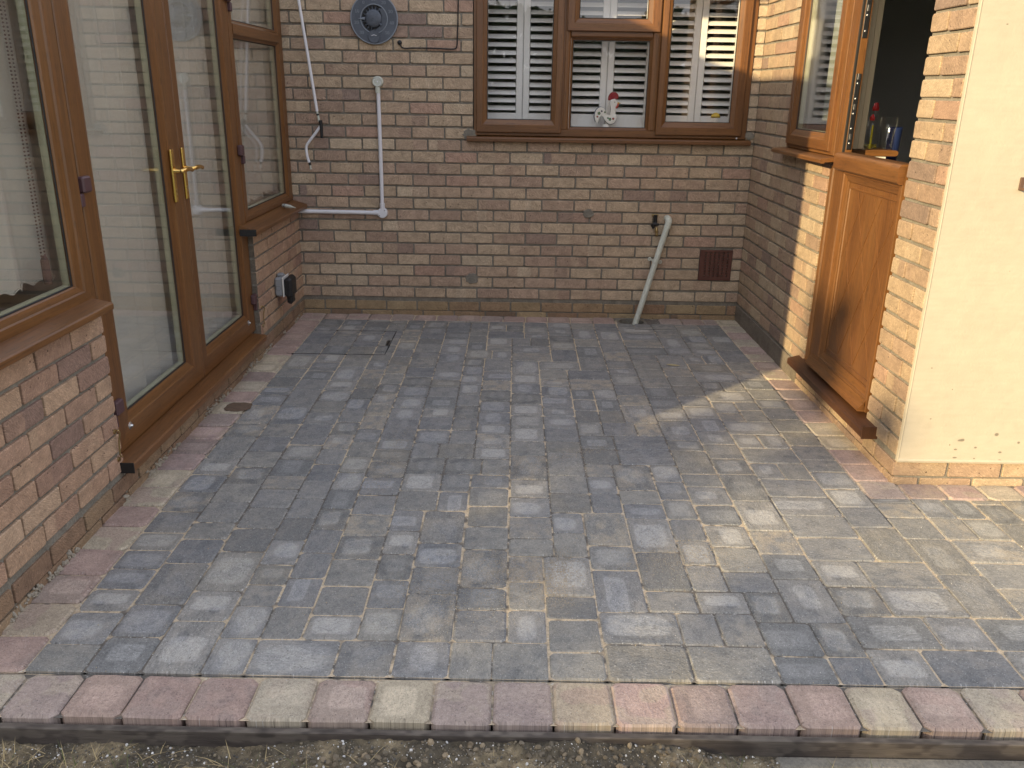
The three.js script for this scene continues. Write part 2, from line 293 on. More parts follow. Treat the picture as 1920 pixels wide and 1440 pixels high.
// ---------------------------------------------------------------- geometry collector
class G {
  constructor() { this.p = []; this.n = []; this.t = []; }
  tri(a, b, c, ua, ub, uc, out) {
    const ux = b[0] - a[0], uy = b[1] - a[1], uz = b[2] - a[2], vx = c[0] - a[0], vy = c[1] - a[1], vz = c[2] - a[2];
    let nx = uy * vz - uz * vy, ny = uz * vx - ux * vz, nz = ux * vy - uy * vx; const l = Math.hypot(nx, ny, nz);
    if (l < 1e-14) return; nx /= l; ny /= l; nz /= l;
    if (out && nx * out[0] + ny * out[1] + nz * out[2] < 0) { [b, c] = [c, b];[ub, uc] = [uc, ub]; nx = -nx; ny = -ny; nz = -nz; }
    this.p.push(...a, ...b, ...c); this.t.push(...ua, ...ub, ...uc); for (let i = 0; i < 3; i++) this.n.push(nx, ny, nz);
  }
  quad(a, b, c, d, ua, ub, uc, ud, out) { this.tri(a, b, c, ua, ub, uc, out); this.tri(a, c, d, ua, uc, ud, out); }
  box(x0, x1, y0, y1, z0, z1, ch = 0.002, grain = 1, off = [rr(0, 3), rr(0, 3)]) {     // chamfered box, uv in metres
    const lo = [x0, y0, z0], hi = [x1, y1, z1];
    ch = Math.min(ch, (x1 - x0) * 0.45, (y1 - y0) * 0.45, (z1 - z0) * 0.45);
    const V = (s, f) => [0, 1, 2].map((k) => (s[k] > 0 ? hi[k] : lo[k]) - (k === f ? 0 : s[k] * ch));
    const uv = (p, f) => { const o = [0, 1, 2].filter((k) => k !== f); const g = o.includes(grain) ? grain : o[1], a = o.find((k) => k !== g); return [p[a] + off[0], p[g] + off[1]]; };
    for (let f = 0; f < 3; f++) for (const s of [-1, 1]) {
      const [a, b] = [0, 1, 2].filter((k) => k !== f), q = [[-1, -1], [1, -1], [1, 1], [-1, 1]].map(([i, j]) => { const t = [0, 0, 0]; t[f] = s; t[a] = i; t[b] = j; return V(t, f); }), o = [0, 0, 0]; o[f] = s;
      this.quad(...q, ...q.map((p) => uv(p, f)), o);
    }
    if (ch > 0) for (let e = 0; e < 3; e++) {
      const [a, b] = [0, 1, 2].filter((k) => k !== e);
      for (const i of [-1, 1]) for (const j of [-1, 1]) {
        const S = (k) => { const t = [0, 0, 0]; t[e] = k; t[a] = i; t[b] = j; return t; }, q = [V(S(-1), a), V(S(1), a), V(S(1), b), V(S(-1), b)], o = [0, 0, 0]; o[a] = i; o[b] = j;
        this.quad(...q, ...q.map((p) => uv(p, a)), o);
        if (e === 2) for (const k of [-1, 1]) { const s = [0, 0, 0]; s[a] = i; s[b] = j; s[e] = k; const t = [V(s, 0), V(s, 1), V(s, 2)]; this.tri(...t, ...t.map((p) => uv(p, 2)), s); }
      }
    }
    return this;
  }
  loop(u0, u1, v0, v1, widths, prof) {                     // a mitred frame: widths of the bottom, right, top and left members; prof is [share of the width, n] from the outer back edge round to the inner back edge
    const off = rr(0, 3), wm = Math.max(...widths); let acc = 0;
    for (let i = 0; i + 1 < prof.length; i++) {
      const [a, d] = prof[i], [b, e] = prof[i + 1], len = Math.hypot((b - a) * wm, e - d), dn = [-(e - d), (b - a) * wm];
      const c = (s, dd) => [[u0 + s * widths[3], v0 + s * widths[0], dd], [u1 - s * widths[1], v0 + s * widths[0], dd], [u1 - s * widths[1], v1 - s * widths[2], dd], [u0 + s * widths[3], v1 - s * widths[2], dd]], A = c(a, d), B = c(b, e), inw = [[0, 1], [-1, 0], [0, -1], [1, 0]];
      for (let k = 0; k < 4; k++) {
        const k2 = (k + 1) % 4, al = k % 2 ? 1 : 0, uv = (p, w) => [w + off + 0.37 * k, p[al] + off];
        this.quad(A[k], A[k2], B[k2], B[k], uv(A[k], acc), uv(A[k2], acc), uv(B[k2], acc + len), uv(B[k], acc + len), [dn[0] * inw[k][0], dn[0] * inw[k][1], dn[1]]);
      }
      acc += len;
    }
    return this;
  }
  prism(poly, axis, a0, a1) {                              // a convex-ish outline (in the two other axes, in order) swept along an axis, with ends
    const [i, j] = [0, 1, 2].filter((k) => k !== axis), P = (q, a) => { const t = [0, 0, 0]; t[i] = q[0]; t[j] = q[1]; t[axis] = a; return t; };
    const cx = poly.reduce((s, q) => s + q[0], 0) / poly.length, cy = poly.reduce((s, q) => s + q[1], 0) / poly.length; let acc = rr(0, 3); const o0 = rr(0, 3);
    let area = 0; poly.forEach((q, k) => { const r = poly[(k + 1) % poly.length]; area += q[0] * r[1] - r[0] * q[1]; });
    poly.forEach((q, k) => {
      const r = poly[(k + 1) % poly.length], l = Math.hypot(r[0] - q[0], r[1] - q[1]), o = [0, 0, 0], sg = Math.sign(area); o[i] = sg * (r[1] - q[1]); o[j] = -sg * (r[0] - q[0]);
      this.quad(P(q, a0), P(r, a0), P(r, a1), P(q, a1), [acc, a0 + o0], [acc + l, a0 + o0], [acc + l, a1 + o0], [acc, a1 + o0], o); acc += l;
    });
    const tri = THREE.ShapeUtils.triangulateShape(poly.map((q) => new THREE.Vector2(...q)), []);
    for (const [s, a] of [[-1, Math.min(a0, a1)], [1, Math.max(a0, a1)]]) { const o = [0, 0, 0]; o[axis] = s; for (const t of tri) this.tri(...t.map((k) => P(poly[k], a)), ...t.map((k) => poly[k]), o); }
    return this;
  }
  add(geo, m) {
    let g = geo.index ? geo.toNonIndexed() : geo.clone(); if (m) g.applyMatrix4(m);
    if (!g.attributes.uv) g.setAttribute('uv', new THREE.BufferAttribute(new Float32Array(g.attributes.position.count * 2), 2));
    for (const [k, a] of [['position', this.p], ['normal', this.n], ['uv', this.t]]) { const s = g.attributes[k].array; for (let i = 0; i < s.length; i++) a.push(s[i]); }
    return this;
  }
  geo() {
    const g = new THREE.BufferGeometry();
    g.setAttribute('position', new THREE.Float32BufferAttribute(this.p, 3)); g.setAttribute('normal', new THREE.Float32BufferAttribute(this.n, 3)); g.setAttribute('uv', new THREE.Float32BufferAttribute(this.t, 2));
    return g;
  }
}
const T = (x, y, z, rx = 0, ry = 0, rz = 0, s = 1) => new THREE.Matrix4().compose(new THREE.Vector3(x, y, z), new THREE.Quaternion().setFromEuler(new THREE.Euler(rx, ry, rz)), Array.isArray(s) ? new THREE.Vector3(...s) : new THREE.Vector3(s, s, s));
const cyl = (r0, r1, h, seg = 20) => new THREE.CylinderGeometry(r1, r0, h, seg);
const ball = (r, a = 16, b = 12) => new THREE.SphereGeometry(r, a, b);
function tube(points, r, seg = 60, sides = 12, tension = 0.5) { return new THREE.TubeGeometry(new THREE.CatmullRomCurve3(points.map((p) => new THREE.Vector3(...p)), false, 'catmullrom', tension), seg, r, sides, false); }
function lathe(pts, seg = 28) { return new THREE.LatheGeometry(pts.map(([x, y]) => new THREE.Vector2(x, y)), seg); }

// ---------------------------------------------------------------- stones: bricks and pavers
// A stone of w x h with a worn, chamfered outline; (a, b) lie in its face, c points out of it.
function stone(w, h, depth, ch, jit, cell, map, tilt = 0, lift = 0, g = new G()) {
  const [cu, cv, cw, chh, fl] = cell, r = Math.min(ch * rr(1.2, 2.6), w * 0.3, h * 0.3), j = () => rr(-jit, jit);
  const pts = [[r, 0], [w / 2, 0], [w - r, 0], [w, r], [w, h - r], [w - r, h], [w / 2, h], [r, h], [0, h - r], [0, r]].map(([x, y]) => [clamp(x + j(), 0, w), clamp(y + j(), 0, h)]);
  const tx = rr(-tilt, tilt), ty = rr(-tilt, tilt), C = (x, y, c) => c + lift + tx * (x / w - 0.5) + ty * (y / h - 0.5);
  const uv = (p) => { let x = clamp(p[0] / w, 0.02, 0.98), y = clamp(p[1] / h, 0.03, 0.97); if (fl & 1) x = 1 - x; if (fl & 2) y = 1 - y; if (fl & 4) [x, y] = [y, x]; return [cu + x * cw, cv + y * chh]; };
  const inner = pts.map(([x, y]) => { const k = ch * rr(0.75, 1.35); return [x + Math.sign(w / 2 - x) * Math.min(k, Math.abs(w / 2 - x)), y + Math.sign(h / 2 - y) * Math.min(k, Math.abs(h / 2 - y))]; });
  const top = inner.map(([x, y]) => map(x, y, C(x, y, 0))), mid = pts.map(([x, y]) => map(x, y, C(x, y, -ch * 0.85))), bot = pts.map(([x, y]) => map(x, y, -depth));
  const ui = inner.map(uv), uo = pts.map(uv), cen = map(w / 2, h / 2, C(w / 2, h / 2, 0)), ucen = uv([w / 2, h / 2]);
  const N = (() => { const a = map(0, 0, 0), b = map(0, 0, 1); return [b[0] - a[0], b[1] - a[1], b[2] - a[2]]; })();
  for (let k = 0; k < 10; k++) {
    const k2 = (k + 1) % 10, m = [(pts[k][0] + pts[k2][0]) / 2 - w / 2, (pts[k][1] + pts[k2][1]) / 2 - h / 2], o0 = map(0, 0, 0), o1 = map(m[0], m[1], 0), out = [o1[0] - o0[0], o1[1] - o0[1], o1[2] - o0[2]];
    g.tri(cen, top[k], top[k2], ucen, ui[k], ui[k2], N);
    g.quad(top[k], mid[k], mid[k2], top[k2], ui[k], uo[k], uo[k2], ui[k2], [out[0] * 3 + N[0] * 0.05, out[1] * 3 + N[1] * 0.05, out[2] * 3 + N[2] * 0.05]);
    g.quad(mid[k], bot[k], bot[k2], mid[k2], uo[k], uo[k], uo[k2], uo[k2], out);
  }
  return g;
}
const brickCell = (full) => { const c = Math.floor(R() * BC), r = Math.floor(R() * BR); return [c / BC + 0.001, r / BR + 0.001, (1 / BC - 0.002) * full, 1 / BR - 0.002, R() < 0.5 ? 2 : 0]; };
const paverCell = (border) => { const c = Math.floor(R() * PC), r = border ? 5 + Math.floor(R() * 3) : Math.floor(R() * 5); return [c / PC + 0.001, r / PC + 0.001, 1 / PC - 0.002, 1 / PC - 0.002, Math.floor(R() * 8)]; };

// Courses measured on the back wall: 66 mm bricks every 79 mm, one thick bed joint near the ground.
const COURSES = [];
for (let k = -1; k < 32; k++) COURSES.push([k < 0 ? 0.128 : 0.2425 + 0.0791 * k - 0.033, 0.066]);
const LOW = [[0.033, 0.064]], FOOT = [[-0.04, 0.066]];
function lay(wall, mat, courses, u0, u1, openings = [], phase = 0, rough = 0.0012) {
  const joint = 0.0105;
  courses.forEach(([v0, h], row) => {
    const idx = Math.round((v0 - 0.2095) / 0.0791), ph = phase + (idx % 2 ? 0.1125 : 0) + rr(-0.006, 0.006);
    let spans = [[u0, u1]];
    for (const o of openings) if (v0 + h > o[2] + 0.012 && v0 < o[3] - 0.012) spans = spans.flatMap(([a, b]) => [[a, Math.min(b, o[0])], [Math.max(a, o[1]), b]].filter(([x, y]) => y - x > 0.02));
    for (const [a, b] of spans) {
      let x = a, k = Math.ceil((a - ph + 0.035) / 0.225);
      while (x < b - 0.02) {
        let e = ph + k * 0.225 + rr(-0.003, 0.003); k++; if (e > b - 0.04) e = b; else if (e - x < 0.03) continue;
        const last = e >= b, w = Math.min(e, b) - x - (last ? 0.001 : joint);
        if (w > 0.012) {
          const lift = rr(-0.0015, 0.0018), xx = x, hh = h + 0.0008 + rr(-0.0015, 0.0015), vv = v0 + rr(-0.0015, 0.0015);
          part('brick', stone(w, hh, 0.03, 0.0026, rough, brickCell(clamp(w / 0.215, 0.15, 1)), (p, q, c) => [xx + p, vv + q, c], 0.0018, lift), mat, wall);
        }
        x = e;
      }
    }
  });
}
function slab(list) { const g = new G(); for (const [u0, u1, v0, v1, n0, n1] of list) g.box(u0, u1, v0, v1, n0 ?? -0.11, n1 ?? -0.0095, 0); return g; }

// ---------------------------------------------------------------- setting: garden ground, sky is the background
{
  const ground = structure('ground'), g = new G();
  g.quad([-60, -0.2, 60], [60, -0.2, 60], [60, -0.2, 4.55], [-60, -0.2, 4.55], [0, 0], [120, 0], [120, 56], [0, 56], [0, 1, 0]);
  g.quad([-60, -0.2, 4.55], [60, -0.2, 4.55], [60, -0.2, -30], [-60, -0.2, -30], [0, 56], [120, 56], [120, 90], [0, 90], [0, 1, 0]);
  part('lawn', g, M.lawn, ground);
}

// ---------------------------------------------------------------- patio paving
{
  const pv = structure('patio_paving');
  const flat = (x0, z0) => (a, b, c) => [x0 + a, c, z0 - b];
  // bed of jointing sand, left open at the drain
  const bed = new G();
  const bedQuad = (x0, x1, z0, z1, y) => bed.quad([x0, y, z1], [x1, y, z1], [x1, y, z0], [x0, y, z0], [x0, z1], [x1, z1], [x1, z0], [x0, z0], [0, 1, 0]);
  bedQuad(-1.348, 0.76, 0.166, 3.997, -0.0036); bedQuad(0.76, 0.955, 0.215, 3.997, -0.0036); bedQuad(0.955, 1.479, 0.166, 3.997, -0.0036); bedQuad(1.479, 2.6, 2.846, 3.997, -0.0036);
  bedQuad(-1.56, 2.6, 3.9971, 4.168, -0.010); bedQuad(-1.56, -1.3481, 0, 3.997, -0.007); bedQuad(1.4791, 1.66, 0, 2.8459, -0.007); bedQuad(1.6601, 2.6, 2.70, 2.8459, -0.006); bedQuad(-1.348, 0.76, 0, 0.1659, -0.007); bedQuad(0.955, 1.479, 0, 0.1659, -0.007);
  part('joint_sand', bed, M.joint, pv);
  const g0 = new G(); g0.box(-1.6, 0.76, -0.19, -0.06, -0.05, 4.17, 0); g0.box(0.955, 2.6, -0.19, -0.06, -0.05, 4.17, 0); g0.box(0.76, 0.955, -0.19, -0.06, 0.215, 4.17, 0);
  part('bedding', g0, M.concrete, pv);
  // brindle border blocks all round
  const blocks = [], gap = 0.0035;
  for (let k = -7; k < 19; k++) { const x = -0.515 + 0.1618 * k; if (x > -1.56 && x < 2.5) blocks.push([x, 4.172 + rr(-0.003, 0.003), 0.1618, 0.173]); }
  for (let k = 0; k < 23; k++) blocks.push([-1.53, 3.995 - 0.1648 * k, 0.182, 0.1648]);
  for (let k = 0; k < 16; k++) blocks.push([1.480, 2.846 - 0.1665 * k, 0.168, 0.1665]);
  for (let k = 0; k < 7; k++) blocks.push([1.651 + 0.163 * k, 2.846, 0.163, 0.152]);
  for (let k = 0; k < 18; k++) {
    const x = -1.345 + 0.1605 * k; let w = 0.1605; if (x > 1.47) break;
    if (x + w > 0.775 && x < 0.94) { continue; } blocks.push([x, 0.168, Math.min(w, 1.478 - x), 0.163]);
  }
  const bgap = 0.0052; blocks.push([1.480, 0.181, 0.168, 0.178], [-1.53, 0.204, 0.182, 0.2]);
  for (const [x, z, w, d] of blocks) if (w > 0.03) part('border_block', stone(w - bgap, d - bgap, 0.055, rr(0.005, 0.009), 0.0016, paverCell(true), flat(x, z), 0.0028, rr(-0.0012, 0.0012)), M.border, pv);
  // charcoal pavers of three sizes, laid at random on a 41 mm grid
  const cx = 2.824 / 69, cz = 3.828 / 93, nx = 92, nz = 93, used = Array.from({ length: nz }, () => new Uint8Array(nx)), list = [], rg = rngOf(4242);
  const free = (i, j) => i < nx && j < nz && (i < 69 || j < 28) && !used[j][i];
  const bad = new Set([1, 2, 5]);
  for (let j = 0; j < nz; j++) for (let i = 0; i < nx; i++) {
    if (!free(i, j)) continue;
    let run = 0; while (free(i + run, j)) run++;
    const opts = [[4, 4, 4.6], [3, 4, 2.2], [4, 3, 1.1], [6, 4, 2.9], [4, 6, 1.6], [3, 3, 0.15]].filter(([w]) => w <= run && !bad.has(run - w));
    let w, d;
    if (opts.length) { let t = rg() * opts.reduce((s, o) => s + o[2], 0); for (const o of opts) { t -= o[2]; if (t <= 0) { [w, d] = o; break; } } if (!w) [w, d] = opts[0]; }
    else { w = Math.min(run, 4); d = 4; if (run === 5) w = 5; }
    const ok = (dd) => { for (let b = 0; b < dd; b++) for (let a = 0; a < w; a++) if (!free(i + a, j + b)) return false; return true; };
    while (d > 1 && !ok(d)) d--;
    for (let b = 0; b < d; b++) for (let a = 0; a < w; a++) used[j + b][i + a] = 1;
    list.push([-1.346 + i * cx, 3.996 - j * cz, w * cx, d * cz]);
  }
  const size = ([x, z, w, d]) => { const dx = x + w / 2, dz = 5.935 - (z - d / 2), r = Math.hypot(dx, dz, 1.55); return (w * d) / r / r / r * (Math.abs(dx) < dz * 0.62 ? 1 : 0); };
  list.sort((a, b) => size(b) - size(a));
  const field = new G();
  list.forEach(([x, z, w, d], n) => {
    const args = [w - 0.0042, d - 0.0042, 0.05, rr(0.003, 0.0055), 0.0016, paverCell(false), flat(x + rr(-0.0006, 0.0006), z), 0.002, rr(-0.0013, 0.0013)];
    if (n < 300) part('paver', stone(...args), M.paver, pv); else stone(...args, field);
  });
  const f = part('paver_field', field, M.paver, pv); f.userData.kind = 'stuff';
  { const rg = rngOf(71), sh = new THREE.Shape(); for (let i = 0; i < 30; i++) { const a = i / 30 * 6.2832, q = 1 + 0.16 * (rg() - 0.5), e = 0.62; const cx2 = Math.sign(Math.cos(a)) * Math.pow(Math.abs(Math.cos(a)), e), sy = Math.sign(Math.sin(a)) * Math.pow(Math.abs(Math.sin(a)), e); sh[i ? 'lineTo' : 'moveTo'](-1.392 + 0.062 * q * cx2, -1.935 + 0.06 * q * sy); }
    part('mud_stain', new THREE.ExtrudeGeometry(sh, { depth: 0.0006, bevelEnabled: true, bevelSize: 0.002, bevelThickness: 0.0006, bevelSegments: 1 }).rotateX(-Math.PI / 2).translate(0, 0.0022, 0), std({ color: rgb(0.19, 0.125, 0.08), roughness: 0.9, map: rep(noiseSoft, 9, 9) }), pv); }
  { // drifts of jointing sand not yet brushed in
    const rg = rngOf(515), n = 8000, im = new THREE.InstancedMesh(new THREE.IcosahedronGeometry(1, 0), M.sandDust, n), m = new THREE.Matrix4(), q = new THREE.Quaternion(), gs = () => (rg() + rg() + rg() - 1.5) * 0.8, lines = [[-0.1, 3.38, 0.22, 3.52, 0.05], [0.2, 3.30, 0.16, 3.62, 0.028], [0.05, 3.55, -0.35, 3.60, 0.07], [0.45, 3.36, 0.75, 3.30, 0.06], [-0.12, 2.72, 0.45, 2.36, 0.022], [0.5, 2.2, 0.9, 1.9, 0.09], [-0.55, 2.9, -0.5, 2.2, 0.03]];
    for (let i = 0; i < n; i++) { const [x0, z0, x1, z1, w] = lines[Math.floor(rg() * lines.length)], t = rg(), x = lerp(x0, x1, t) + w * gs() * 3, z = lerp(z0, z1, t) + w * gs() * 3, s = 0.0006 + 0.0008 * rg(); m.compose(new THREE.Vector3(x, 0.0016, z), q, new THREE.Vector3(s * 1.5, s * 0.35, s * 1.5)); im.setMatrixAt(i, m); }
    im.name = 'swept_sand'; im.userData.kind = 'stuff'; shadows(im); pv.add(im); }
  // loose grit and sand swept over the joints
  const grit = new THREE.InstancedMesh(new THREE.IcosahedronGeometry(1, 0), M.pebble, 5200), m4 = new THREE.Matrix4(), rg2 = rngOf(88), cA = new THREE.Color();
  for (let n = 0; n < 5200; n++) {
    const b = list[Math.floor(rg2() * list.length)], edge = rg2() < 0.72; let x = b[0] + rg2() * b[2], z = b[1] - rg2() * b[3];
    if (edge) { if (rg2() < 0.5) x = b[0] + (rg2() - 0.5) * 0.008; else z = b[1] + (rg2() - 0.5) * 0.008; }
    const s = 0.0006 + 0.0013 * Math.pow(rg2(), 2.5);
    m4.compose(new THREE.Vector3(x, edge ? -0.001 + s * 0.3 : 0.0012 + s * 0.4, z), new THREE.Quaternion().setFromEuler(new THREE.Euler(rg2() * 6, rg2() * 6, 0)), new THREE.Vector3(s, s * 0.7, s * (0.7 + rg2() * 0.6)));
    grit.setMatrixAt(n, m4); const t = rg2(); grit.setColorAt(n, t < 0.55 ? cA.setRGB(0.46, 0.37, 0.24) : t < 0.9 ? cA.setRGB(0.62, 0.6, 0.56) : cA.setRGB(0.1, 0.09, 0.08));
  }
  grit.name = 'loose_grit'; grit.userData.kind = 'stuff'; shadows(grit); pv.add(grit);
}

// ---------------------------------------------------------------- brick walls
const back = thing('brick_wall', 'brown brick wall at the back of the patio holding the shuttered window', 'wall', 'back', [0, 0, 0]);
part('mortar', slab([[-1.62, -0.285, -0.15, 2.62], [1.57, 1.74, -0.15, 2.62], [-0.285, 1.57, -0.15, 1.226], [-0.285, 1.57, 2.31, 2.62]]), M.mortar, back);
{
  const holes = [[-0.285, 1.57, 1.225, 2.31], [1.328, 1.562, 0.284, 0.506]];
  lay(back, M.brickBack, COURSES, -1.56, 1.628, holes, -1.265);
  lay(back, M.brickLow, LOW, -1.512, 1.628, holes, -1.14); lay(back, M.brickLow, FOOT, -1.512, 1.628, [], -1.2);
  const disc = (u, v, r, seed) => { const rg = rngOf(seed), s = new THREE.Shape(), n = 22; for (let i = 0; i < n; i++) { const a = i / n * 6.2832, q = r * (0.8 + 0.35 * rg()); s[i ? 'lineTo' : 'moveTo'](u + q * Math.cos(a), v + q * 0.8 * Math.sin(a)); } return new THREE.ExtrudeGeometry(s, { depth: 0.004, bevelEnabled: true, bevelSize: 0.004, bevelThickness: 0.003, bevelSegments: 2 }).translate(0, 0, 0.0005); };
  for (const [u, v, r, s] of [[0.522, 0.748, 0.034, 3], [-0.293, 0.272, 0.042, 9], [-0.308, 1.265, 0.042, 12], [1.592, 1.285, 0.028, 14]]) part('mortar_patch', disc(u, v, r, s), M.mortar, back);
}
const left = thing('brick_wall', 'pinkish brick dwarf wall carrying the windows beside the french doors', 'wall', 'left', [0, 0, 0]);
part('mortar', slab([[-1.062, 0.02, -0.15, 0.752], [-4.02, -2.948, -0.15, 0.752], [-2.95, -1.06, -0.15, 0.115]]), M.mortar, left);
lay(left, M.brickLeft, COURSES.slice(0, 8), -1.065, -0.001, [], -1.065 + 0.16); lay(left, M.brickLeft, COURSES.slice(0, 8), -4.02, -2.945, [], -3.171);
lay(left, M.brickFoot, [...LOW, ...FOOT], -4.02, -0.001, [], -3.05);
{ // brick returns beside the doors, and mortar dropped along the foot of the wall
  const g = new G(); COURSES.slice(0, 8).forEach(([v, h]) => { g.box(-1.066, -1.0645, v, v + h, -0.05, -0.004, 0.0005); });
  part('brick_return', g, M.plinth, left);
  const rg = rngOf(52), s = new G();
  for (let i = 0; i < 900; i++) { const u = -4 + 3.95 * rg(); if (vnoise(u * 7, 2, 5) < 0.35 + 0.3 * rg()) continue; const r = 0.003 + 0.008 * rg() * rg(); s.add(new THREE.IcosahedronGeometry(1, 0), T(u, 0.002 + 0.034 * rg() * rg(), 0.001 + 0.003 * rg(), rg() * 6, rg() * 6, rg() * 6, [r * (1.2 + rg()), r, 0.004 + r * 0.3])); }
  const m = part('mortar_smear', s, std({ map: rep(mortarMap, 3, 3), color: rgb(1.5, 1.45, 1.4), roughness: 1 }), left); m.userData.kind = 'stuff';
}
const right = thing('brick_wall', 'pale brick wall between the back corner and the rendered corner with the half door', 'wall', 'right', [0, 0, 0]);
part('mortar', slab([[-0.02, 1.475, -0.15, 1.226], [-0.02, 0.712, 1.226, 2.62], [2.368, 2.685, -0.15, 2.62], [0.712, 2.368, 2.31, 2.62], [1.475, 2.368, -0.15, 0.12]]), M.mortar, right);
{
  const holes = [[0.715, 1.60, 1.225, 2.31], [1.475, 2.365, 0.12, 2.31]];
  lay(right, M.brickSide, COURSES, 0.001, 2.70, holes, 0.03, 0.0008); lay(right, M.brickSide, [...LOW, ...FOOT], 2.365, 2.70, [], 2.5, 0.0008); lay(right, M.brickSide, [...LOW, ...FOOT], 1.40, 2.365, [], 1.5);
  const g = new G(); g.box(0.001, 1.40, -0.06, 0.112, -0.03, 0.004, 0.004, 0); part('plinth', g, M.plinth, right);
}
const rendered = thing('rendered_wall', 'cream painted rendered wall on a low brick course, facing the garden', 'wall', 'front', [2.7, 0, 0]);
part('mortar', slab([[1.64, 4.2, -0.15, 2.62, -0.12, -0.0065]]), M.mortar, rendered);
lay(rendered, M.brickSide, [...LOW, ...FOOT], 1.63, 4.2, [], 1.86);
{
  const g = new G(); g.box(1.634, 4.2, 0.112, 2.62, -0.005, 0.014, 0.003, 1, [0, 0]); part('render_panel', g, M.plaster, rendered);
  const b = new G(); b.prism([[0.104, -0.004], [0.104, 0.016], [0.112, 0.0185], [0.12, 0.0145], [0.12, -0.004]], 0, 1.632, 4.2); part('render_stop_bead', b, M.plaster, rendered);
  const c = new G(); c.box(1.6285, 1.6345, 0.105, 2.62, -0.004, 0.0165, 0.0015); part('corner_bead', c, M.plaster, rendered);
}

// ---------------------------------------------------------------- rooms behind the openings and the house on the left
function room(name, x0, x1, y0, y1, z0, z1, open, mat) {
  const o = structure(name), t = 0.06, g = { floor: [x0, x1, y0 - t, y0, z0, z1], ceiling: [x0, x1, y1, y1 + t, z0, z1], a: [x0 - t, x0, y0 - t, y1 + t, z0, z1], b: [x1, x1 + t, y0 - t, y1 + t, z0, z1], c: [x0 - t, x1 + t, y0 - t, y1 + t, z0 - t, z0], d: [x0 - t, x1 + t, y0 - t, y1 + t, z1, z1 + t] };
  for (const [k, b] of Object.entries(g)) if (k !== open) { const q = new G(); q.box(...b, 0); part(k.length > 1 ? k : 'room_wall', q, mat, o); }
  return o;
}
room('garden_room_interior', -4.5, -1.63, -0.05, 2.5, -0.1, 3.93, 'b', M.interior);
room('dining_room_interior', -1.5, 1.7, -0.05, 2.5, -2.6, -0.125, 'd', M.roomPaint);
const kitchen = room('kitchen_interior', 1.745, 4.4, -0.05, 2.5, -0.4, 2.56, 'a', M.roomPaint);
{
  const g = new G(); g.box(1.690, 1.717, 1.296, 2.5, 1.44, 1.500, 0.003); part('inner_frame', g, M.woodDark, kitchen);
  for (const b of [[1.7175, 1.752, 1.296, 2.5, 1.42, 1.495], [1.7525, 1.788, 1.296, 2.5, 1.40, 1.478]]) { const h = new G(); h.box(...b, 0.003); part('reveal', h, M.reveal, kitchen); }
}
const house = thing('house', 'single storey house extension whose eaves shade the left of the patio', 'house', 'world', [-3.0, 0, 2]);
{
  const g = new G(); g.box(-4.62, -1.512, 2.27, 2.72, 3.94, 4.02, 0); g.box(-4.62, -1.512, -0.2, 2.27, 3.99, 4.022, 0); g.box(-1.62, -1.512, 2.262, 2.74, -0.5, 3.94, 0); part('wall', g, M.houseWall, house);
  const r = new G(); r.prism([[-5.0, 2.62], [-1.46, 2.74], [-1.46, 2.80], [-5.0, 3.2]], 2, -1.0, 4.06); part('roof', r, M.roof, house);
  const t = new G(); t.add(new THREE.CylinderGeometry(0.055, 0.055, 5.06, 20, 1, true, 0, Math.PI), T(-1.455, 2.828, 1.53, Math.PI / 2, 0, Math.PI / 2)); t.box(-1.412, -1.40, 2.76, 2.832, -1.0, 4.06, 0.002, 2); t.box(-1.456, -1.40, 2.745, 2.76, -1.0, 4.06, 0.002, 2); part('gutter', t, M.gutter, house);
}

// ---------------------------------------------------------------- wood grain plastic frames
const OUT = (f) => [[0, -0.09], [0, f - 0.003], [0.06, f], [0.9, f], [1, f - 0.007], [1, -0.06]];
const SASH = (f) => [[0, f - 0.034], [0, f - 0.004], [0.05, f], [0.60, f], [0.66, f - 0.006], [0.94, f - 0.013], [1, f - 0.018], [1, f - 0.04]];
function glazing(parent, u0, u1, v0, v1, n, inside = M.whiteFrame, double = inside === M.bead) {
  const q = new G(); q.box(u0 - 0.006, u1 + 0.006, v0 - 0.006, v1 + 0.006, n - 0.004, n, 0); part('pane', q, M.glass, parent);
  if (double) { const r = new G(); r.box(u0 + 0.001, u1 - 0.001, v0 + 0.001, v1 - 0.001, n - 0.022, n - 0.018, 0); part('pane', r, M.glass, parent); }
  const k = new G(); k.loop(u0 - 0.001, u1 + 0.001, v0 - 0.001, v1 + 0.001, [0.006, 0.006, 0.006, 0.006], [[0, n + 0.004], [0.7, n + 0.004], [1, n + 0.0005]]); part('gasket', k, M.rubber, parent);
  const b = new G(); b.loop(u0 + 0.002, u1 - 0.002, v0 + 0.002, v1 - 0.002, [0.012, 0.012, 0.012, 0.012], [[0, n - 0.005], [0.25, n - 0.005], [0.25, n - 0.017], [0.25, n - 0.03], [0, n - 0.032]]); part('inner_bead', b, inside, parent);
}
function sill(parent, u0, u1, vTop, vFront, th, n0, n1, mat = M.wood) {
  const g = new G(); g.prism([[vTop, n0], [vFront + 0.002, n1 - 0.006], [vFront - 0.002, n1 - 0.001], [vFront - 0.006, n1], [vFront - th + 0.003, n1], [vFront - th, n1 - 0.003], [vFront - th, n1 - 0.02], [vFront - th + 0.006, n1 - 0.024], [vTop - th, n0]], 0, u0, u1); return part('sill', g, mat, parent);
}
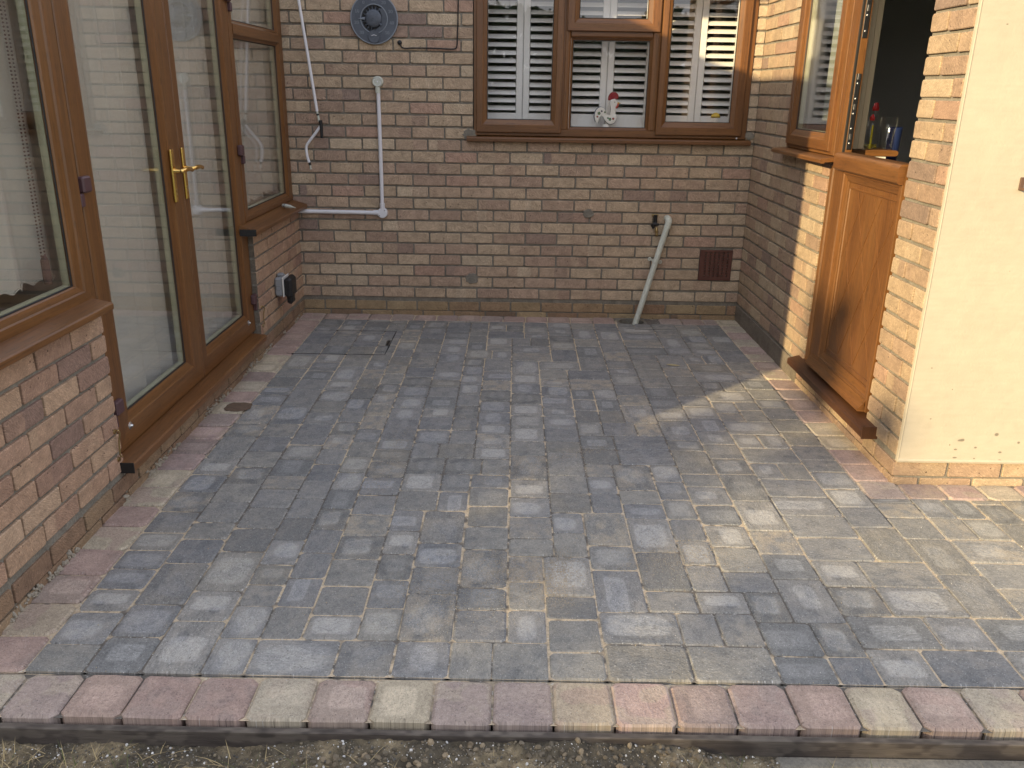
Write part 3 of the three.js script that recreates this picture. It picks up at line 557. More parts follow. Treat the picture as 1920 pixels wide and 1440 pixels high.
// the window in the back wall
{
  const w = thing('casement_window', 'wide wood grain window with four panes and white shutters behind it, half sunlit', 'window', 'back', [0.64, 1.225, 0]), f = 0.006, s = 0.026;
  const g = new G(); g.loop(-0.280, 1.566, 1.262, 2.305, [0.05, 0.04, 0.05, 0.022], OUT(f)); part('frame', g, M.wood, w);
  for (const [a, b] of [[0.300, 0.360], [0.893, 0.957]]) { const m = new G(); m.prism([[a, -0.06], [a, f - 0.008], [a + 0.008, f], [a + 0.02, f], [(a + b) / 2 - 0.004, f + 0.003], [(a + b) / 2 + 0.004, f + 0.003], [b - 0.012, f], [b - 0.002, f - 0.008], [b, -0.06]], 1, 1.311, 2.256); /* axes 0 and 2 */ part('mullion', m, M.wood, w); }
  const t = new G(); t.prism([[1.885, -0.06], [1.887, f - 0.008], [1.897, f - 0.001], [1.945, f - 0.001], [1.955, -0.06]], 0, 0.3605, 0.8925); part('transom', t, M.wood, w);
  const gl = new G(); gl.loop(0.3605, 0.8925, 1.3115, 1.8845, [0.012, 0.012, 0.012, 0.012], [[0, f - 0.004], [1, f - 0.016], [1, f - 0.04]]); part('glazing_bead', gl, M.wood, w); glazing(w, 0.3725, 0.8805, 1.3235, 1.8725, f - 0.02);
  for (const [u0, u1, v0, v1, wd] of [[-0.262, 0.309, 1.283, 2.29, [0.083, 0.068, 0.08, 0.070]], [0.948, 1.528, 1.283, 2.29, [0.083, 0.082, 0.08, 0.062]], [0.331, 0.938, 1.925, 2.29, [0.077, 0.085, 0.08, 0.075]]]) {
    const q = new G(); q.loop(u0, u1, v0, v1, wd, SASH(s)); const sh = part('sash', q, M.wood, w);
    glazing(sh, u0 + wd[3], u1 - wd[1], v0 + wd[0], v1 - wd[2], s - 0.022);
  }
  sill(w, -0.326, 1.594, 1.262, 1.251, 0.027, -0.05, 0.052);
  const cap = new G(); cap.add(ball(0.006, 10, 8), T(1.503, 1.268, 0.014)); part('screw_cap', cap, M.whitePlastic, w);
  const b = new G(); b.box(-0.28, 1.566, 1.268, 1.292, -0.30, -0.075, 0.004, 0); part('window_board', b, M.whiteFrame, w);
}
// louvred shutters behind it
{
  const edges = [-0.245, 0.047, 0.337, 0.627, 0.937, 1.247, 1.545], which = ['at the left end of the window', 'beside the left mullion, right half of the left pane', 'behind the left half of the middle pane', 'behind the right half of the middle pane', 'just right of the right mullion', 'at the right end, brightest in the sun'];
  for (let k = 0; k < 6; k++) {
    const a = edges[k] + 0.0015, b = edges[k + 1] - 0.0015, o = thing('louvred_shutter', `white louvred shutter panel ${which[k]}`, 'shutter', 'back', [(a + b) / 2, 1.3, -0.22], 'white shutter panels behind the back window');
    for (const x of [a, b - 0.044]) { const g = new G(); g.box(x, x + 0.044, 1.297, 2.33, -0.238, -0.208, 0.003); part('stile', g, M.shutter, o); }
    for (const [y0, y1] of [[1.297, 1.405], [2.25, 2.33]]) { const g = new G(); g.box(a + 0.0445, b - 0.0445, y0, y1, -0.235, -0.211, 0.002, 0); part('rail', g, M.shutter, o); }
    const prof = []; for (let i = 0; i < 12; i++) { const t = i / 12 * 6.2832; prof.push([0.0285 * Math.cos(t), 0.0055 * Math.sin(t)]); }
    for (let i = 0; i < 16; i++) {
      const y = 1.438 + 0.0513 * i; if (y > 2.235) break;
      const tl = 0.56 + rr(-0.02, 0.02), ca = Math.cos(tl), sa = Math.sin(tl);     // front edge low, back edge high
      const g = new G(); g.prism(prof.map(([p, q]) => [y - p * sa + q * ca, -0.223 + p * ca + q * sa]), 0, a + 0.046, b - 0.046); part('slat', g, M.shutter, o);
    }
  }
}
// left side: windows and french doors
function curtain(label, u0, u1, hem, seed) {
  const o = thing('net_curtain', label, 'curtain', 'left', [(u0 + u1) / 2, hem, -0.12], 'net curtains behind the left glazing'), rg = rngOf(seed), nu = 120, top = 2.42, ph = rg() * 6, pts = [], idx = [], uv = [];
  const prof = (u) => -0.138 + 0.017 * Math.asin(0.96 * Math.sin(u * 39 + ph + 1.6 * Math.sin(u * 9))) + 0.008 * Math.sin(u * 11.5 + ph * 2) + 0.014 * (vnoise(u * 9, 1, seed) - 0.5) + 0.002 * Math.sin(u * 47 + ph);
  const bottom = (u) => hem + 0.016 * Math.abs(Math.sin(u * 52)) + 0.004 * Math.sin(u * 17);
  for (let i = 0; i <= nu; i++) { const u = u0 + (u1 - u0) * i / nu; for (let j = 0; j <= 6; j++) { const t = j / 6; pts.push(u, lerp(bottom(u), top, t), prof(u) * 1 - 0.002 * t); uv.push(u * 1.2, lerp(bottom(u), top, t)); } }
  for (let i = 0; i < nu; i++) for (let j = 0; j < 6; j++) { const a = i * 7 + j, b = a + 7; idx.push(a, b, b + 1, a, b + 1, a + 1); }
  const g = new THREE.BufferGeometry(); g.setAttribute('position', new THREE.Float32BufferAttribute(pts, 3)); g.setAttribute('uv', new THREE.Float32BufferAttribute(uv, 2)); g.setIndex(idx); g.computeVertexNormals(); part('net', g, M.curtain, o);
  const h = []; for (let i = 0; i <= nu; i++) { const u = u0 + (u1 - u0) * i / nu; h.push([u, bottom(u) + 0.002, prof(u) + 0.003]); }
  part('lace_hem', tube(h, 0.0028, 240, 5), M.hem, o);
}
function cornerWindow(label, u0, u1, v0, panes, seed, stiles) {
  const w = thing('casement_window', label, 'window', 'left', [(u0 + u1) / 2, v0 - 0.045, 0]), f = -0.03; return [w, f];
}
{
  // far window: a pane with a fanlight over a transom
  const [w, f] = cornerWindow('wood grain window beside the corner, with a fanlight over its transom', -1.084, -0.004, 0.815);
  const g = new G(); g.loop(-1.084, -0.004, 0.812, 2.262, [0.03, 0.10, 0.06, 0.062], OUT(f)); part('frame', g, M.wood, w);
  const t = new G(); t.prism([[1.812, -0.09], [1.814, f - 0.004], [1.822, f + 0.003], [1.868, f + 0.003], [1.876, f - 0.004], [1.878, -0.09]], 0, -1.022, -0.104); part('transom', t, M.wood, w);
  for (const [v0, v1, b] of [[0.842, 1.8115, 0.026], [1.8785, 2.202, 0.012]]) { const q = new G(); q.loop(-1.0215, -0.1045, v0, v1, [b, 0.016, 0.012, 0.012], [[0, f - 0.005], [1, f - 0.016], [1, f - 0.04]]); part('glazing_bead', q, M.wood, w); glazing(w, -1.0095, -0.1205, v0 + b, v1 - 0.012, f - 0.022, M.bead); }
  sill(w, -1.20, -0.001, 0.815, 0.781, 0.026, -0.055, 0.064);
  const e = new G(); e.box(-1.2035, -1.198, 0.752, 0.79, -0.034, 0.06, 0.001, 2); part('sill_end_cap', e, M.rubber, w);
  curtain('net curtain behind the window beside the corner', -1.06, -0.03, 0.872, 3);
  // near window, running out of the picture
  const [n, fn] = cornerWindow('large wood grain window nearest the camera with a blind cord behind the glass', -4.0, -2.925, 0.80);
  const h = new G(); h.loop(-4.0, -2.925, 0.795, 2.262, [0.02, 0.012, 0.05, 0.05], OUT(fn - 0.006)); part('frame', h, M.wood, n);
  const q = new G(); q.loop(-3.97, -2.937, 0.806, 2.24, [0.072, 0.112, 0.08, 0.09], SASH(fn + 0.016)); const sh = part('sash', q, M.wood, n); glazing(sh, -3.88, -3.049, 0.878, 2.16, fn - 0.008, M.bead);
  sill(n, -4.03, -2.972, 0.825, 0.802, 0.024, -0.05, 0.062);
  curtain('net curtain behind the large window nearest the camera', -3.98, -2.95, 0.888, 8);
  const cd = thing('blind_cord', 'brown beaded blind cord hanging behind the large window', 'cord', 'left', [-3.1, 0.9, -0.09]);
  for (const du of [0, 0.022]) { const c = new G(); for (let i = 0; i < 110; i++) c.add(new THREE.IcosahedronGeometry(0.0032, 1), T(-3.115 + du + 0.010 * Math.sin(i * 0.02), 0.95 + i * 0.0118, -0.09)); part('bead_chain', c, M.cord, cd); }
  const wt = new G(); wt.add(lathe([[0, 0], [0.012, 0.002], [0.014, 0.02], [0.013, 0.085], [0.006, 0.1], [0, 0.102]]), T(-3.10, 0.895, -0.09)); part('cord_weight', wt, M.cord, cd);
}
function leverHandle(parent, u, v, n, dir) {              // brass lever on a long plate
  const p = new G(); p.box(u - 0.017, u + 0.017, v - 0.14, v + 0.095, n, n + 0.011, 0.004); const plate = part('handle_plate', p, M.brass, parent);
  const k = new G(); k.add(cyl(0.012, 0.009, 0.034, 18), T(u, v, n + 0.024, Math.PI / 2)); k.add(tube([[u, v, n + 0.038], [u + dir * 0.012, v + 0.001, n + 0.048], [u + dir * 0.045, v + 0.004, n + 0.052], [u + dir * 0.085, v + 0.002, n + 0.050], [u + dir * 0.118, v - 0.004, n + 0.046]], 0.0098, 40, 12)); k.add(ball(0.0100), T(u + dir * 0.118, v - 0.004, n + 0.046)); part('lever', k, M.brass, plate);
  const c = new G(); c.add(cyl(0.0075, 0.0075, 0.006, 18), T(u, v - 0.085, n + 0.010, Math.PI / 2)); c.box(u - 0.003, u + 0.003, v - 0.105, v - 0.085, n + 0.008, n + 0.0125, 0.001); part('key_cylinder', c, M.oldBrass, plate);
  for (const d of [0.08, -0.122]) { const s = new G(); s.add(new THREE.SphereGeometry(0.004, 10, 6, 0, 6.2832, 0, 1.57), T(u, v + d, n + 0.0082, Math.PI / 2)); part('screw', s, M.brass, plate); }
}
function frenchDoor(label, u0, u1, wd, hingeU, handleU, dir) {
  const f = -0.030, o = thing('french_door', label, 'door', 'left', [(u0 + u1) / 2, 0.165, 0]), g = new G();
  g.loop(u0, u1, 0.168, 2.215, wd, [[0, f - 0.06], [0, f - 0.004], [0.03, f], [0.70, f], [0.74, f - 0.004], [0.95, f - 0.012], [1, f - 0.016], [1, f - 0.04]]); part('leaf', g, M.wood, o);
  glazing(o, u0 + wd[3], u1 - wd[1], 0.168 + wd[0], 2.215 - wd[2], f - 0.022, M.bead);
  for (const v of [0.34, 1.19, 1.98]) { const h = new G(), s = Math.sign(hingeU - (u0 + u1) / 2); h.box(hingeU - 0.030 - 0.014 * s, hingeU + 0.030 - 0.014 * s, v - 0.005, v + 0.052, f - 0.002, f + 0.024, 0.006); h.box(hingeU - 0.014 + 0.022 * s, hingeU + 0.014 + 0.022 * s, v - 0.052, v - 0.006, f - 0.006, f + 0.018, 0.004); part('hinge', h, M.hinge, o); }
  leverHandle(o, handleU, 1.187, f, dir);
  const st = new G(); st.add(lathe([[0, 0.012], [0.006, 0.011], [0.006, 0.004], [0.015, 0.002], [0.016, 0]], 20), T(hingeU - 0.115 * Math.sign(hingeU - (u0 + u1) / 2), 0.245, f, Math.PI / 2)); part('door_stop', st, M.steel, o);
}
frenchDoor('glazed wood grain french door leaf nearer the camera, brass handle pointing right', -2.900, -1.957, [0.132, 0.165, 0.13, 0.135], -2.905, -2.068, 1);
frenchDoor('glazed wood grain french door leaf beside the dwarf wall with the black socket', -1.953, -1.098, [0.128, 0.130, 0.13, 0.085], -1.085, -1.935, 1);
{
  const d = thing('door_frame', 'wood grain frame and threshold of the french doors', 'door frame', 'left', [-2.0, 0.12, 0]), f = -0.034;
  for (const [a, b] of [[-2.945, -2.903], [-1.095, -1.066]]) { const g = new G(); g.box(a, b, 0.165, 2.26, -0.1, f, 0.004); part('jamb', g, M.wood, d); }
  const h = new G(); h.box(-2.9025, -1.0955, 2.218, 2.26, -0.1, f, 0.003, 0); part('head', h, M.wood, d);
  const t = new G(); t.prism([[0.17, -0.10], [0.166, -0.03], [0.160, 0.045], [0.155, 0.052], [0.128, 0.052], [0.124, 0.046], [0.124, -0.10]], 0, -2.975, -1.145); part('threshold', t, M.wood, d);
  const c = new G(); c.box(-2.980, -2.9755, 0.122, 0.166, -0.03, 0.053, 0.001); part('end_cap', c, M.rubber, d);
  curtain('net curtain hanging inside the french door leaf nearer the camera', -2.84, -2.085, 0.24, 21); curtain('net curtain hanging inside the french door leaf beside the socket', -1.90, -1.18, 0.24, 34);
}
// hooks that hold the doors open
for (const [u, v, l] of [[-2.985, 0.30, 'brass door hook on the near brick wall below the large window'], [-1.035, 0.30, 'brass door hook on the dwarf wall below the socket']]) {
  const h = thing('door_hook', l, 'hook', 'left', [u, v - 0.12, 0]); part('hook', tube([[u, v, 0.004], [u, v + 0.006, 0.014], [u + 0.004, v - 0.01, 0.018], [u + 0.002, v - 0.04, 0.012], [u, v - 0.095, 0.010], [u + 0.006, v - 0.108, 0.014]], 0.0032, 40, 8), M.oldBrass, h);
  for (const dv of [0, -0.115]) { const p = new G(); p.add(cyl(0.010, 0.009, 0.006, 16), T(u, v + dv, 0.003, Math.PI / 2)); part('plate', p, M.oldBrass, h); }
}

// ---------------------------------------------------------------- right side: sidelight window and half door
{
  const w = thing('casement_window', 'tall narrow wood grain window next to the half door', 'window', 'right', [1.1, 1.225, 0]), f = -0.004, s = 0.012;
  const g = new G(); g.loop(0.716, 1.50, 1.262, 2.305, [0.022, 0.055, 0.05, 0.014], OUT(f)); part('frame', g, M.wood, w);
  const q = new G(); q.loop(0.728, 1.452, 1.280, 2.29, [0.086, 0.105, 0.08, 0.118], SASH(s)); const sh = part('sash', q, M.wood, w); glazing(sh, 0.846, 1.347, 1.366, 2.21, s - 0.022, M.bead);
  sill(w, 0.69, 1.555, 1.262, 1.249, 0.022, -0.05, 0.078);
  const b = thing('window_board', 'wood grain window board inside the kitchen with glassware on it', 'shelf', 'right', [1.1, 1.265, -0.22]);
  const p = new G(); const nose = []; for (let i = 0; i <= 8; i++) { const t = -Math.PI / 2 + Math.PI * i / 8; nose.push([1.279 + 0.0145 * Math.sin(t), -0.320 - 0.0145 * Math.cos(t)]); } p.prism([[1.2645, -0.098], ...nose, [1.2935, -0.098]], 0, 0.72, 1.50); part('board', p, M.wood, b);
  const k = thing('reveal_plaster', 'pale plaster under the kitchen window board', 'wall', 'right', [1.1, 0.9, -0.2]); const kg = new G(); kg.box(0.715, 1.495, 0.2, 1.262, -0.278, -0.126, 0.003); part('plaster', kg, M.whiteFrame, k);
  const bl = thing('roller_blind', 'pale vertical blind slat and cord inside the narrow window', 'blind', 'right', [1.2, 1.45, -0.1]);
  const c = new G(); c.box(1.03, 1.036, 1.42, 2.3, -0.19, -0.085, 0.002); c.box(1.0, 1.005, 1.39, 2.3, -0.26, -0.19, 0.002); part('slat', c, std({ color: rgb(0.50, 0.56, 0.50), roughness: 0.8 }), bl);
  part('cord', tube([[1.06, 2.3, -0.13], [1.062, 1.8, -0.132], [1.06, 1.4, -0.13]], 0.0022, 40, 6), M.black, bl);
}
{
  const f = -0.006, d = thing('door_frame', 'wood grain frame and step of the half door', 'door frame', 'right', [1.93, 0.1, 0]);
  const g = new G(); g.prism([[1.478, -0.06], [1.478, f - 0.004], [1.482, f], [1.515, f], [1.519, f - 0.008], [1.56, f - 0.008], [1.592, f - 0.008], [1.596, f - 0.03], [1.596, -0.06]], 1, 0.165, 1.2245); part('jamb', g, M.wood, d);
  const h = new G(); h.prism([[1.5015, -0.06], [1.5015, f - 0.003], [1.506, f + 0.002], [1.56, f + 0.002], [1.588, f - 0.002], [1.592, f - 0.02], [1.592, -0.06]], 1, 1.2655, 2.305); part('jamb', h, M.wood, d);
  const g2 = new G(); g2.box(2.345, 2.385, 0.165, 2.305, -0.09, f - 0.012, 0.004); part('jamb', g2, M.wood, d);
  const hd = new G(); hd.box(1.597, 2.3445, 2.262, 2.305, -0.09, f, 0.004, 0); part('head', hd, M.wood, d);
  const rb = new G(); rb.box(1.5925, 1.602, 1.286, 2.26, -0.0215, -0.010, 0.001); part('weather_seal', rb, M.rubber, d);
  const ob = new G(); ob.box(1.5965, 1.601, 1.27, 2.26, -0.0565, -0.022, 0.001); part('lock_rebate', ob, M.wood, d);
  for (const [a, b] of [[1.30, 1.655], [1.815, 2.02]]) {
    const st = new G(); st.box(1.6012, 1.6055, a, b, -0.049, -0.025, 0.001); const s = part('lock_keep', st, M.lockSteel, d);
    const sc = new G(); for (let v = a + 0.03; v < b; v += 0.07) { sc.add(ball(0.0062, 10, 8), T(1.606, v, -0.037, 0, 0, 0, [0.5, 1, 1])); if ((v * 100 | 0) % 2) sc.box(1.6056, 1.6075, v + 0.018, v + 0.046, -0.042, -0.032, 0.001); } part('screw', sc, M.steel, s);
  }
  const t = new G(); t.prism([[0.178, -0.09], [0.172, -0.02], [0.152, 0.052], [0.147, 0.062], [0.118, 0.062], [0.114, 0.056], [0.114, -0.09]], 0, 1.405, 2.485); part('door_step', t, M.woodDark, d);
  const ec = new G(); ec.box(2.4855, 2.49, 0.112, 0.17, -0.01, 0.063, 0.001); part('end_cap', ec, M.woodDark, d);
}
{
  const o = thing('half_door', 'sunlit wood grain lower half of a stable door with a diamond grooved panel', 'door', 'right', [1.97, 0.18, 0]), f = 0.0, u0 = 1.600, u1 = 2.344;
  const g = new G(); g.loop(u0, u1, 0.182, 1.275, [0.102, 0.040, 0.12, 0.128], [[0, f - 0.06], [0, f - 0.004], [0.03, f], [0.68, f], [0.72, f - 0.005], [0.96, f - 0.014], [1, f - 0.018], [1, f - 0.03]]); part('rails', g, M.wood, o);
  const a = 1.729, b = 2.303, v0 = 0.285, v1 = 1.154, p = new G(); p.box(a, b, v0, v1, f - 0.03, f - 0.0205, 0); const pn = part('panel', p, M.wood, o);
  const bd = new G(); bd.loop(a + 0.012, b - 0.012, v0 + 0.02, v1 - 0.02, [0.01, 0.01, 0.01, 0.01], [[0, f - 0.0206], [0.3, f - 0.0165], [0.7, f - 0.0165], [1, f - 0.0206]]); part('panel_moulding', bd, M.wood, pn);
  // diamond leading lines pressed into the panel
  const L = new G(), line = (x0, y0, x1, y1) => { const l = Math.hypot(x1 - x0, y1 - y0), an = Math.atan2(y1 - y0, x1 - x0); L.add(new THREE.BoxGeometry(l, 0.0035, 0.0022), T((x0 + x1) / 2, (y0 + y1) / 2, f - 0.0198, 0, 0, an)); };
  const A = a + 0.03, B = b - 0.03, V0 = v0 + 0.04, V1 = v1 - 0.04;
  for (const s of [1, -1]) for (let k = -2; k < 6; k++) { const dx = 0.19, x0 = 1.70 + k * dx; let P = [x0, V0], Q = [x0 + s * 0.42, V1]; const cut = (X) => { const y = P[1] + (Q[1] - P[1]) * (X - P[0]) / (Q[0] - P[0]); return [X, y]; }; if (Math.max(P[0], Q[0]) < A || Math.min(P[0], Q[0]) > B) continue; if (P[0] < A) P = cut(A); if (Q[0] < A) Q = cut(A); if (P[0] > B) P = cut(B); if (Q[0] > B) Q = cut(B); line(...P, ...Q); }
  part('diamond_moulding', L, M.wood, pn);
  const top = []; for (let i = 0; i <= 6; i++) { const t = Math.PI / 2 * i / 6; top.push([1.262 + 0.026 * Math.sin(t), f + 0.006 + 0.020 * Math.cos(t)]); }
  const dr = new G(); dr.prism([[1.205, f - 0.004], [1.203, f + 0.012], [1.212, f + 0.024], [1.25, f + 0.026], ...top, [1.288, f - 0.05], [1.276, f - 0.05], [1.276, f - 0.004]], 0, u0 - 0.004, u1 + 0.002); part('top_rail', dr, M.wood, o);
  const wb = new G(); wb.prism([[0.186, f - 0.004], [0.188, f + 0.034], [0.196, f + 0.036], [0.222, f + 0.012], [0.238, f + 0.004], [0.24, f - 0.004]], 0, u0 + 0.006, u1 - 0.004); part('weatherboard', wb, M.wood, o);
  const sc = new G(); sc.box(2.325, 2.331, 0.214, 0.236, f + 0.001, f + 0.006, 0.001); sc.box(2.334, 2.34, 0.210, 0.232, f + 0.001, f + 0.006, 0.001); part('bolt_slot', sc, M.rubber, o);
}
// glassware on the window board
{
  const at = (x, z) => [z, 1.294, 1.626 - x];   // world x, z -> the right wall's axes
  const put = (name, label, cat, x, z) => thing(name, label, cat, 'right', at(x, z)), rev = (o, nm, pts, mat, x, z, dy = 0, p = o) => { const b = at(x, z); return part(nm, lathe(pts, 32).translate(b[0], b[1] + dy, b[2]), mat, p); };
  let o = put('bottle', 'tall clear bottle with a red cap behind the beer glass', 'bottle', 1.868, 1.36);
  rev(o, 'glass_body', [[0, 0.001], [0.030, 0.002], [0.034, 0.012], [0.034, 0.10], [0.030, 0.13], [0.016, 0.165], [0.013, 0.19]], M.clear, 1.868, 1.36); rev(o, 'cap', [[0.0, 0.188], [0.016, 0.188], [0.017, 0.205], [0.013, 0.208], [0.012, 0.225], [0.004, 0.229], [0, 0.229]], M.red, 1.868, 1.36); rev(o, 'liquid', [[0, 0.004], [0.030, 0.004], [0.030, 0.022], [0, 0.022]], M.yellowLiquid, 1.868, 1.36);
  o = put('bottle', 'short clear bottle with a red cap and yellow stripe near the lock plate', 'bottle', 1.838, 1.41);
  rev(o, 'glass_body', [[0, 0.001], [0.026, 0.002], [0.029, 0.01], [0.029, 0.07], [0.024, 0.1], [0.012, 0.125], [0.010, 0.142]], M.clear, 1.838, 1.41); rev(o, 'cap', [[0, 0.141], [0.012, 0.141], [0.013, 0.156], [0.008, 0.163], [0.004, 0.172], [0, 0.172]], M.red, 1.838, 1.41);
  { const b = at(1.845, 1.43), g = new G(); g.add(new THREE.CylinderGeometry(0.0045, 0.006, 0.115, 10), T(b[0] + 0.012, b[1] + 0.062, b[2] + 0.012, 0, 0, 0)); part('stripe', g, std({ color: rgb(0.7, 0.6, 0.04), roughness: 0.4 }), o); }
  o = put('beer_glass', 'empty curved beer glass on the kitchen window board', 'glass', 1.917, 1.43);
  rev(o, 'glass_body', [[0, 0.002], [0.027, 0.001], [0.030, 0.008], [0.029, 0.03], [0.031, 0.06], [0.038, 0.1], [0.042, 0.125], [0.041, 0.16], [0.0395, 0.16], [0.0405, 0.125], [0.0365, 0.1], [0.0295, 0.06], [0.0275, 0.03], [0.026, 0.014], [0, 0.012]], M.clear, 1.917, 1.43);
  o = thing('beaker', 'blue beaker behind the beer glass', 'cup', 'right', [1.26, 1.2, 1.626 - 2.03]);
  part('cup', lathe([[0, 0], [0.028, 0], [0.032, 0.05], [0.037, 0.19], [0.0365, 0.2], [0.0345, 0.19], [0.030, 0.05], [0, 0.006]], 30).translate(1.26, 1.2, 1.626 - 2.03), M.blueCup, o);
  o = put('brush', 'small white brush leaning on the window board', 'brush', 1.79, 1.44); { const b = at(1.79, 1.44), g = new G(); g.add(new THREE.CylinderGeometry(0.004, 0.006, 0.062, 8), T(b[0], b[1] + 0.03, b[2], 0.25, 0, 0.2)); g.add(new THREE.CylinderGeometry(0.002, 0.004, 0.05, 8), T(b[0] + 0.004, b[1] + 0.02, b[2] + 0.015, -0.6, 0, 0)); part('handle', g, M.whiteFrame, o); }
  const st = thing('storage_box', 'dark kitchen bin below the window board', 'bin', 'right', [1.2, 0.6, 1.626 - 2.08]); const sg = new G(); sg.box(1.1, 1.35, 0.6, 1.19, -0.54, -0.37, 0.01); part('body', sg, M.black, st);
}
// rooster and jar on the back window board
{
  const o = thing('rooster_ornament', 'painted ceramic rooster standing on the back window board', 'ornament', 'back', [0.625, 1.292, -0.11]), n = -0.11;
  const ext = (pts, d, bev, curve = true) => { const s = new THREE.Shape(); if (curve) { const c = new THREE.CatmullRomCurve3(pts.map(([x, y]) => new THREE.Vector3(x, y, 0)), true, 'catmullrom', 0.5).getPoints(60); c.forEach((p, i) => s[i ? 'lineTo' : 'moveTo'](p.x, p.y)); } else pts.forEach(([x, y], i) => s[i ? 'lineTo' : 'moveTo'](x, y)); return new THREE.ExtrudeGeometry(s, { depth: d, bevelEnabled: true, bevelSize: bev, bevelThickness: bev, bevelSegments: 4, steps: 1 }).translate(0.625, 1.292, n - d / 2); };
  const add = (nm, pts, d, b, m, dz = 0, c = true, p = o) => part(nm, ext(pts, d, b, c).translate(0, 0, dz), m, p);
  const base = new G(); base.add(lathe([[0, 0], [0.034, 0], [0.034, 0.006], [0.024, 0.03], [0.017, 0.052], [0, 0.052]]), T(0.627, 1.293, n)); part('base', base, M.ceramic, o);
  const rim = new G(); rim.add(lathe([[0.0, 0.0005], [0.0355, 0.0005], [0.0355, 0.012], [0.031, 0.016], [0.029, 0.016]]), T(0.627, 1.2925, n)); part('base_rim', rim, M.ceramicBlue, o);
  const tail = [[-0.068, 0.068], [-0.078, 0.10], [-0.072, 0.135], [-0.048, 0.158], [-0.022, 0.152], [-0.004, 0.125], [0.002, 0.10], [-0.006, 0.082], [-0.018, 0.10], [-0.036, 0.108], [-0.05, 0.095], [-0.058, 0.07]];
  add('tail_outline', tail.map(([x, y]) => [x * 1.04 - 0.0005, y + (y > 0.1 ? 0.003 : 0)]), 0.016, 0.004, M.ceramicBlue, -0.004); add('tail', tail, 0.02, 0.004, M.ceramic);
  const body = [[-0.012, 0.092], [0.004, 0.07], [0.022, 0.058], [0.042, 0.06], [0.058, 0.074], [0.066, 0.096], [0.06, 0.112], [0.048, 0.098], [0.028, 0.10], [0.008, 0.104]];
  add('breast_outline', body.map(([x, y]) => [x + (x > 0.03 ? 0.003 : 0), y - (y < 0.1 ? 0.003 : 0)]), 0.03, 0.005, M.ceramicBlue, -0.004); add('body', body, 0.034, 0.006, M.ceramic);
  add('neck', [[0.028, 0.09], [0.032, 0.15], [0.024, 0.19], [0.03, 0.206], [0.05, 0.212], [0.066, 0.2], [0.064, 0.18], [0.054, 0.165], [0.056, 0.12], [0.056, 0.09]], 0.02, 0.006, M.ceramic, 0, false);
  add('comb', [[0.012, 0.212], [0.014, 0.236], [0.03, 0.254], [0.054, 0.256], [0.07, 0.24], [0.07, 0.222], [0.05, 0.218], [0.03, 0.216]], 0.012, 0.005, M.ceramicRed); add('beak', [[0.066, 0.198], [0.094, 0.188], [0.066, 0.184]], 0.008, 0.003, M.ceramicYellow, 0, false); add('wattle', [[0.052, 0.182], [0.074, 0.184], [0.072, 0.166], [0.06, 0.16], [0.052, 0.168]], 0.014, 0.005, M.ceramicPink, 0.001);
  const rg = rngOf(5), paints = [M.ceramicRed, M.ceramicYellow, M.ceramicGreen, M.ceramicBlue];
  const flower = (x, y, z, s) => { const g = new G(); for (let i = 0; i < 5; i++) { const a = i * 1.2566; g.add(new THREE.SphereGeometry(s * 0.62, 8, 6), T(0.625 + x + s * 0.75 * Math.cos(a), 1.292 + y + s * 0.75 * Math.sin(a), z, 0, 0, 0, [1, 1, 0.22])); } const f = part('painted_flower', g, paints[Math.floor(rg() * 4)], o), c = new G(); c.add(new THREE.SphereGeometry(s * 0.42, 8, 6), T(0.625 + x, 1.292 + y, z, 0, 0, 0, [1, 1, 0.3])); part('flower_centre', c, M.ceramicYellow, f); };
  for (const q of [[-0.052, 0.122, 0.0142, 0.008], [-0.034, 0.136, 0.0142, 0.005], [-0.062, 0.1, 0.0142, 0.005], [0.024, 0.084, 0.0232, 0.008], [0.046, 0.088, 0.0232, 0.006], [0.01, 0.092, 0.0232, 0.005], [-0.012, 0.13, 0.0142, 0.005]]) flower(q[0], q[1], n + q[2], q[3]);
  const eye = new G(); eye.add(ball(0.0035), T(0.625 + 0.052, 1.292 + 0.196, n + 0.0165, 0, 0, 0, [1, 1, 0.4])); part('eye', eye, M.black, o);
  const j = thing('glass_jar', 'small glass jar with a domed golden lid at the right end of the window board', 'jar', 'back', [1.378, 1.292, -0.12]);
  part('glass_body', lathe([[0, 0.001], [0.036, 0.002], [0.04, 0.02], [0.034, 0.075], [0.026, 0.105]]).translate(1.378, 1.292, -0.12), M.clear, j); part('lid', lathe([[0.0, 0.104], [0.033, 0.104], [0.031, 0.118], [0.022, 0.131], [0.008, 0.137], [0, 0.138]]).translate(1.378, 1.292, -0.12), M.ceramicYellow, j);
}

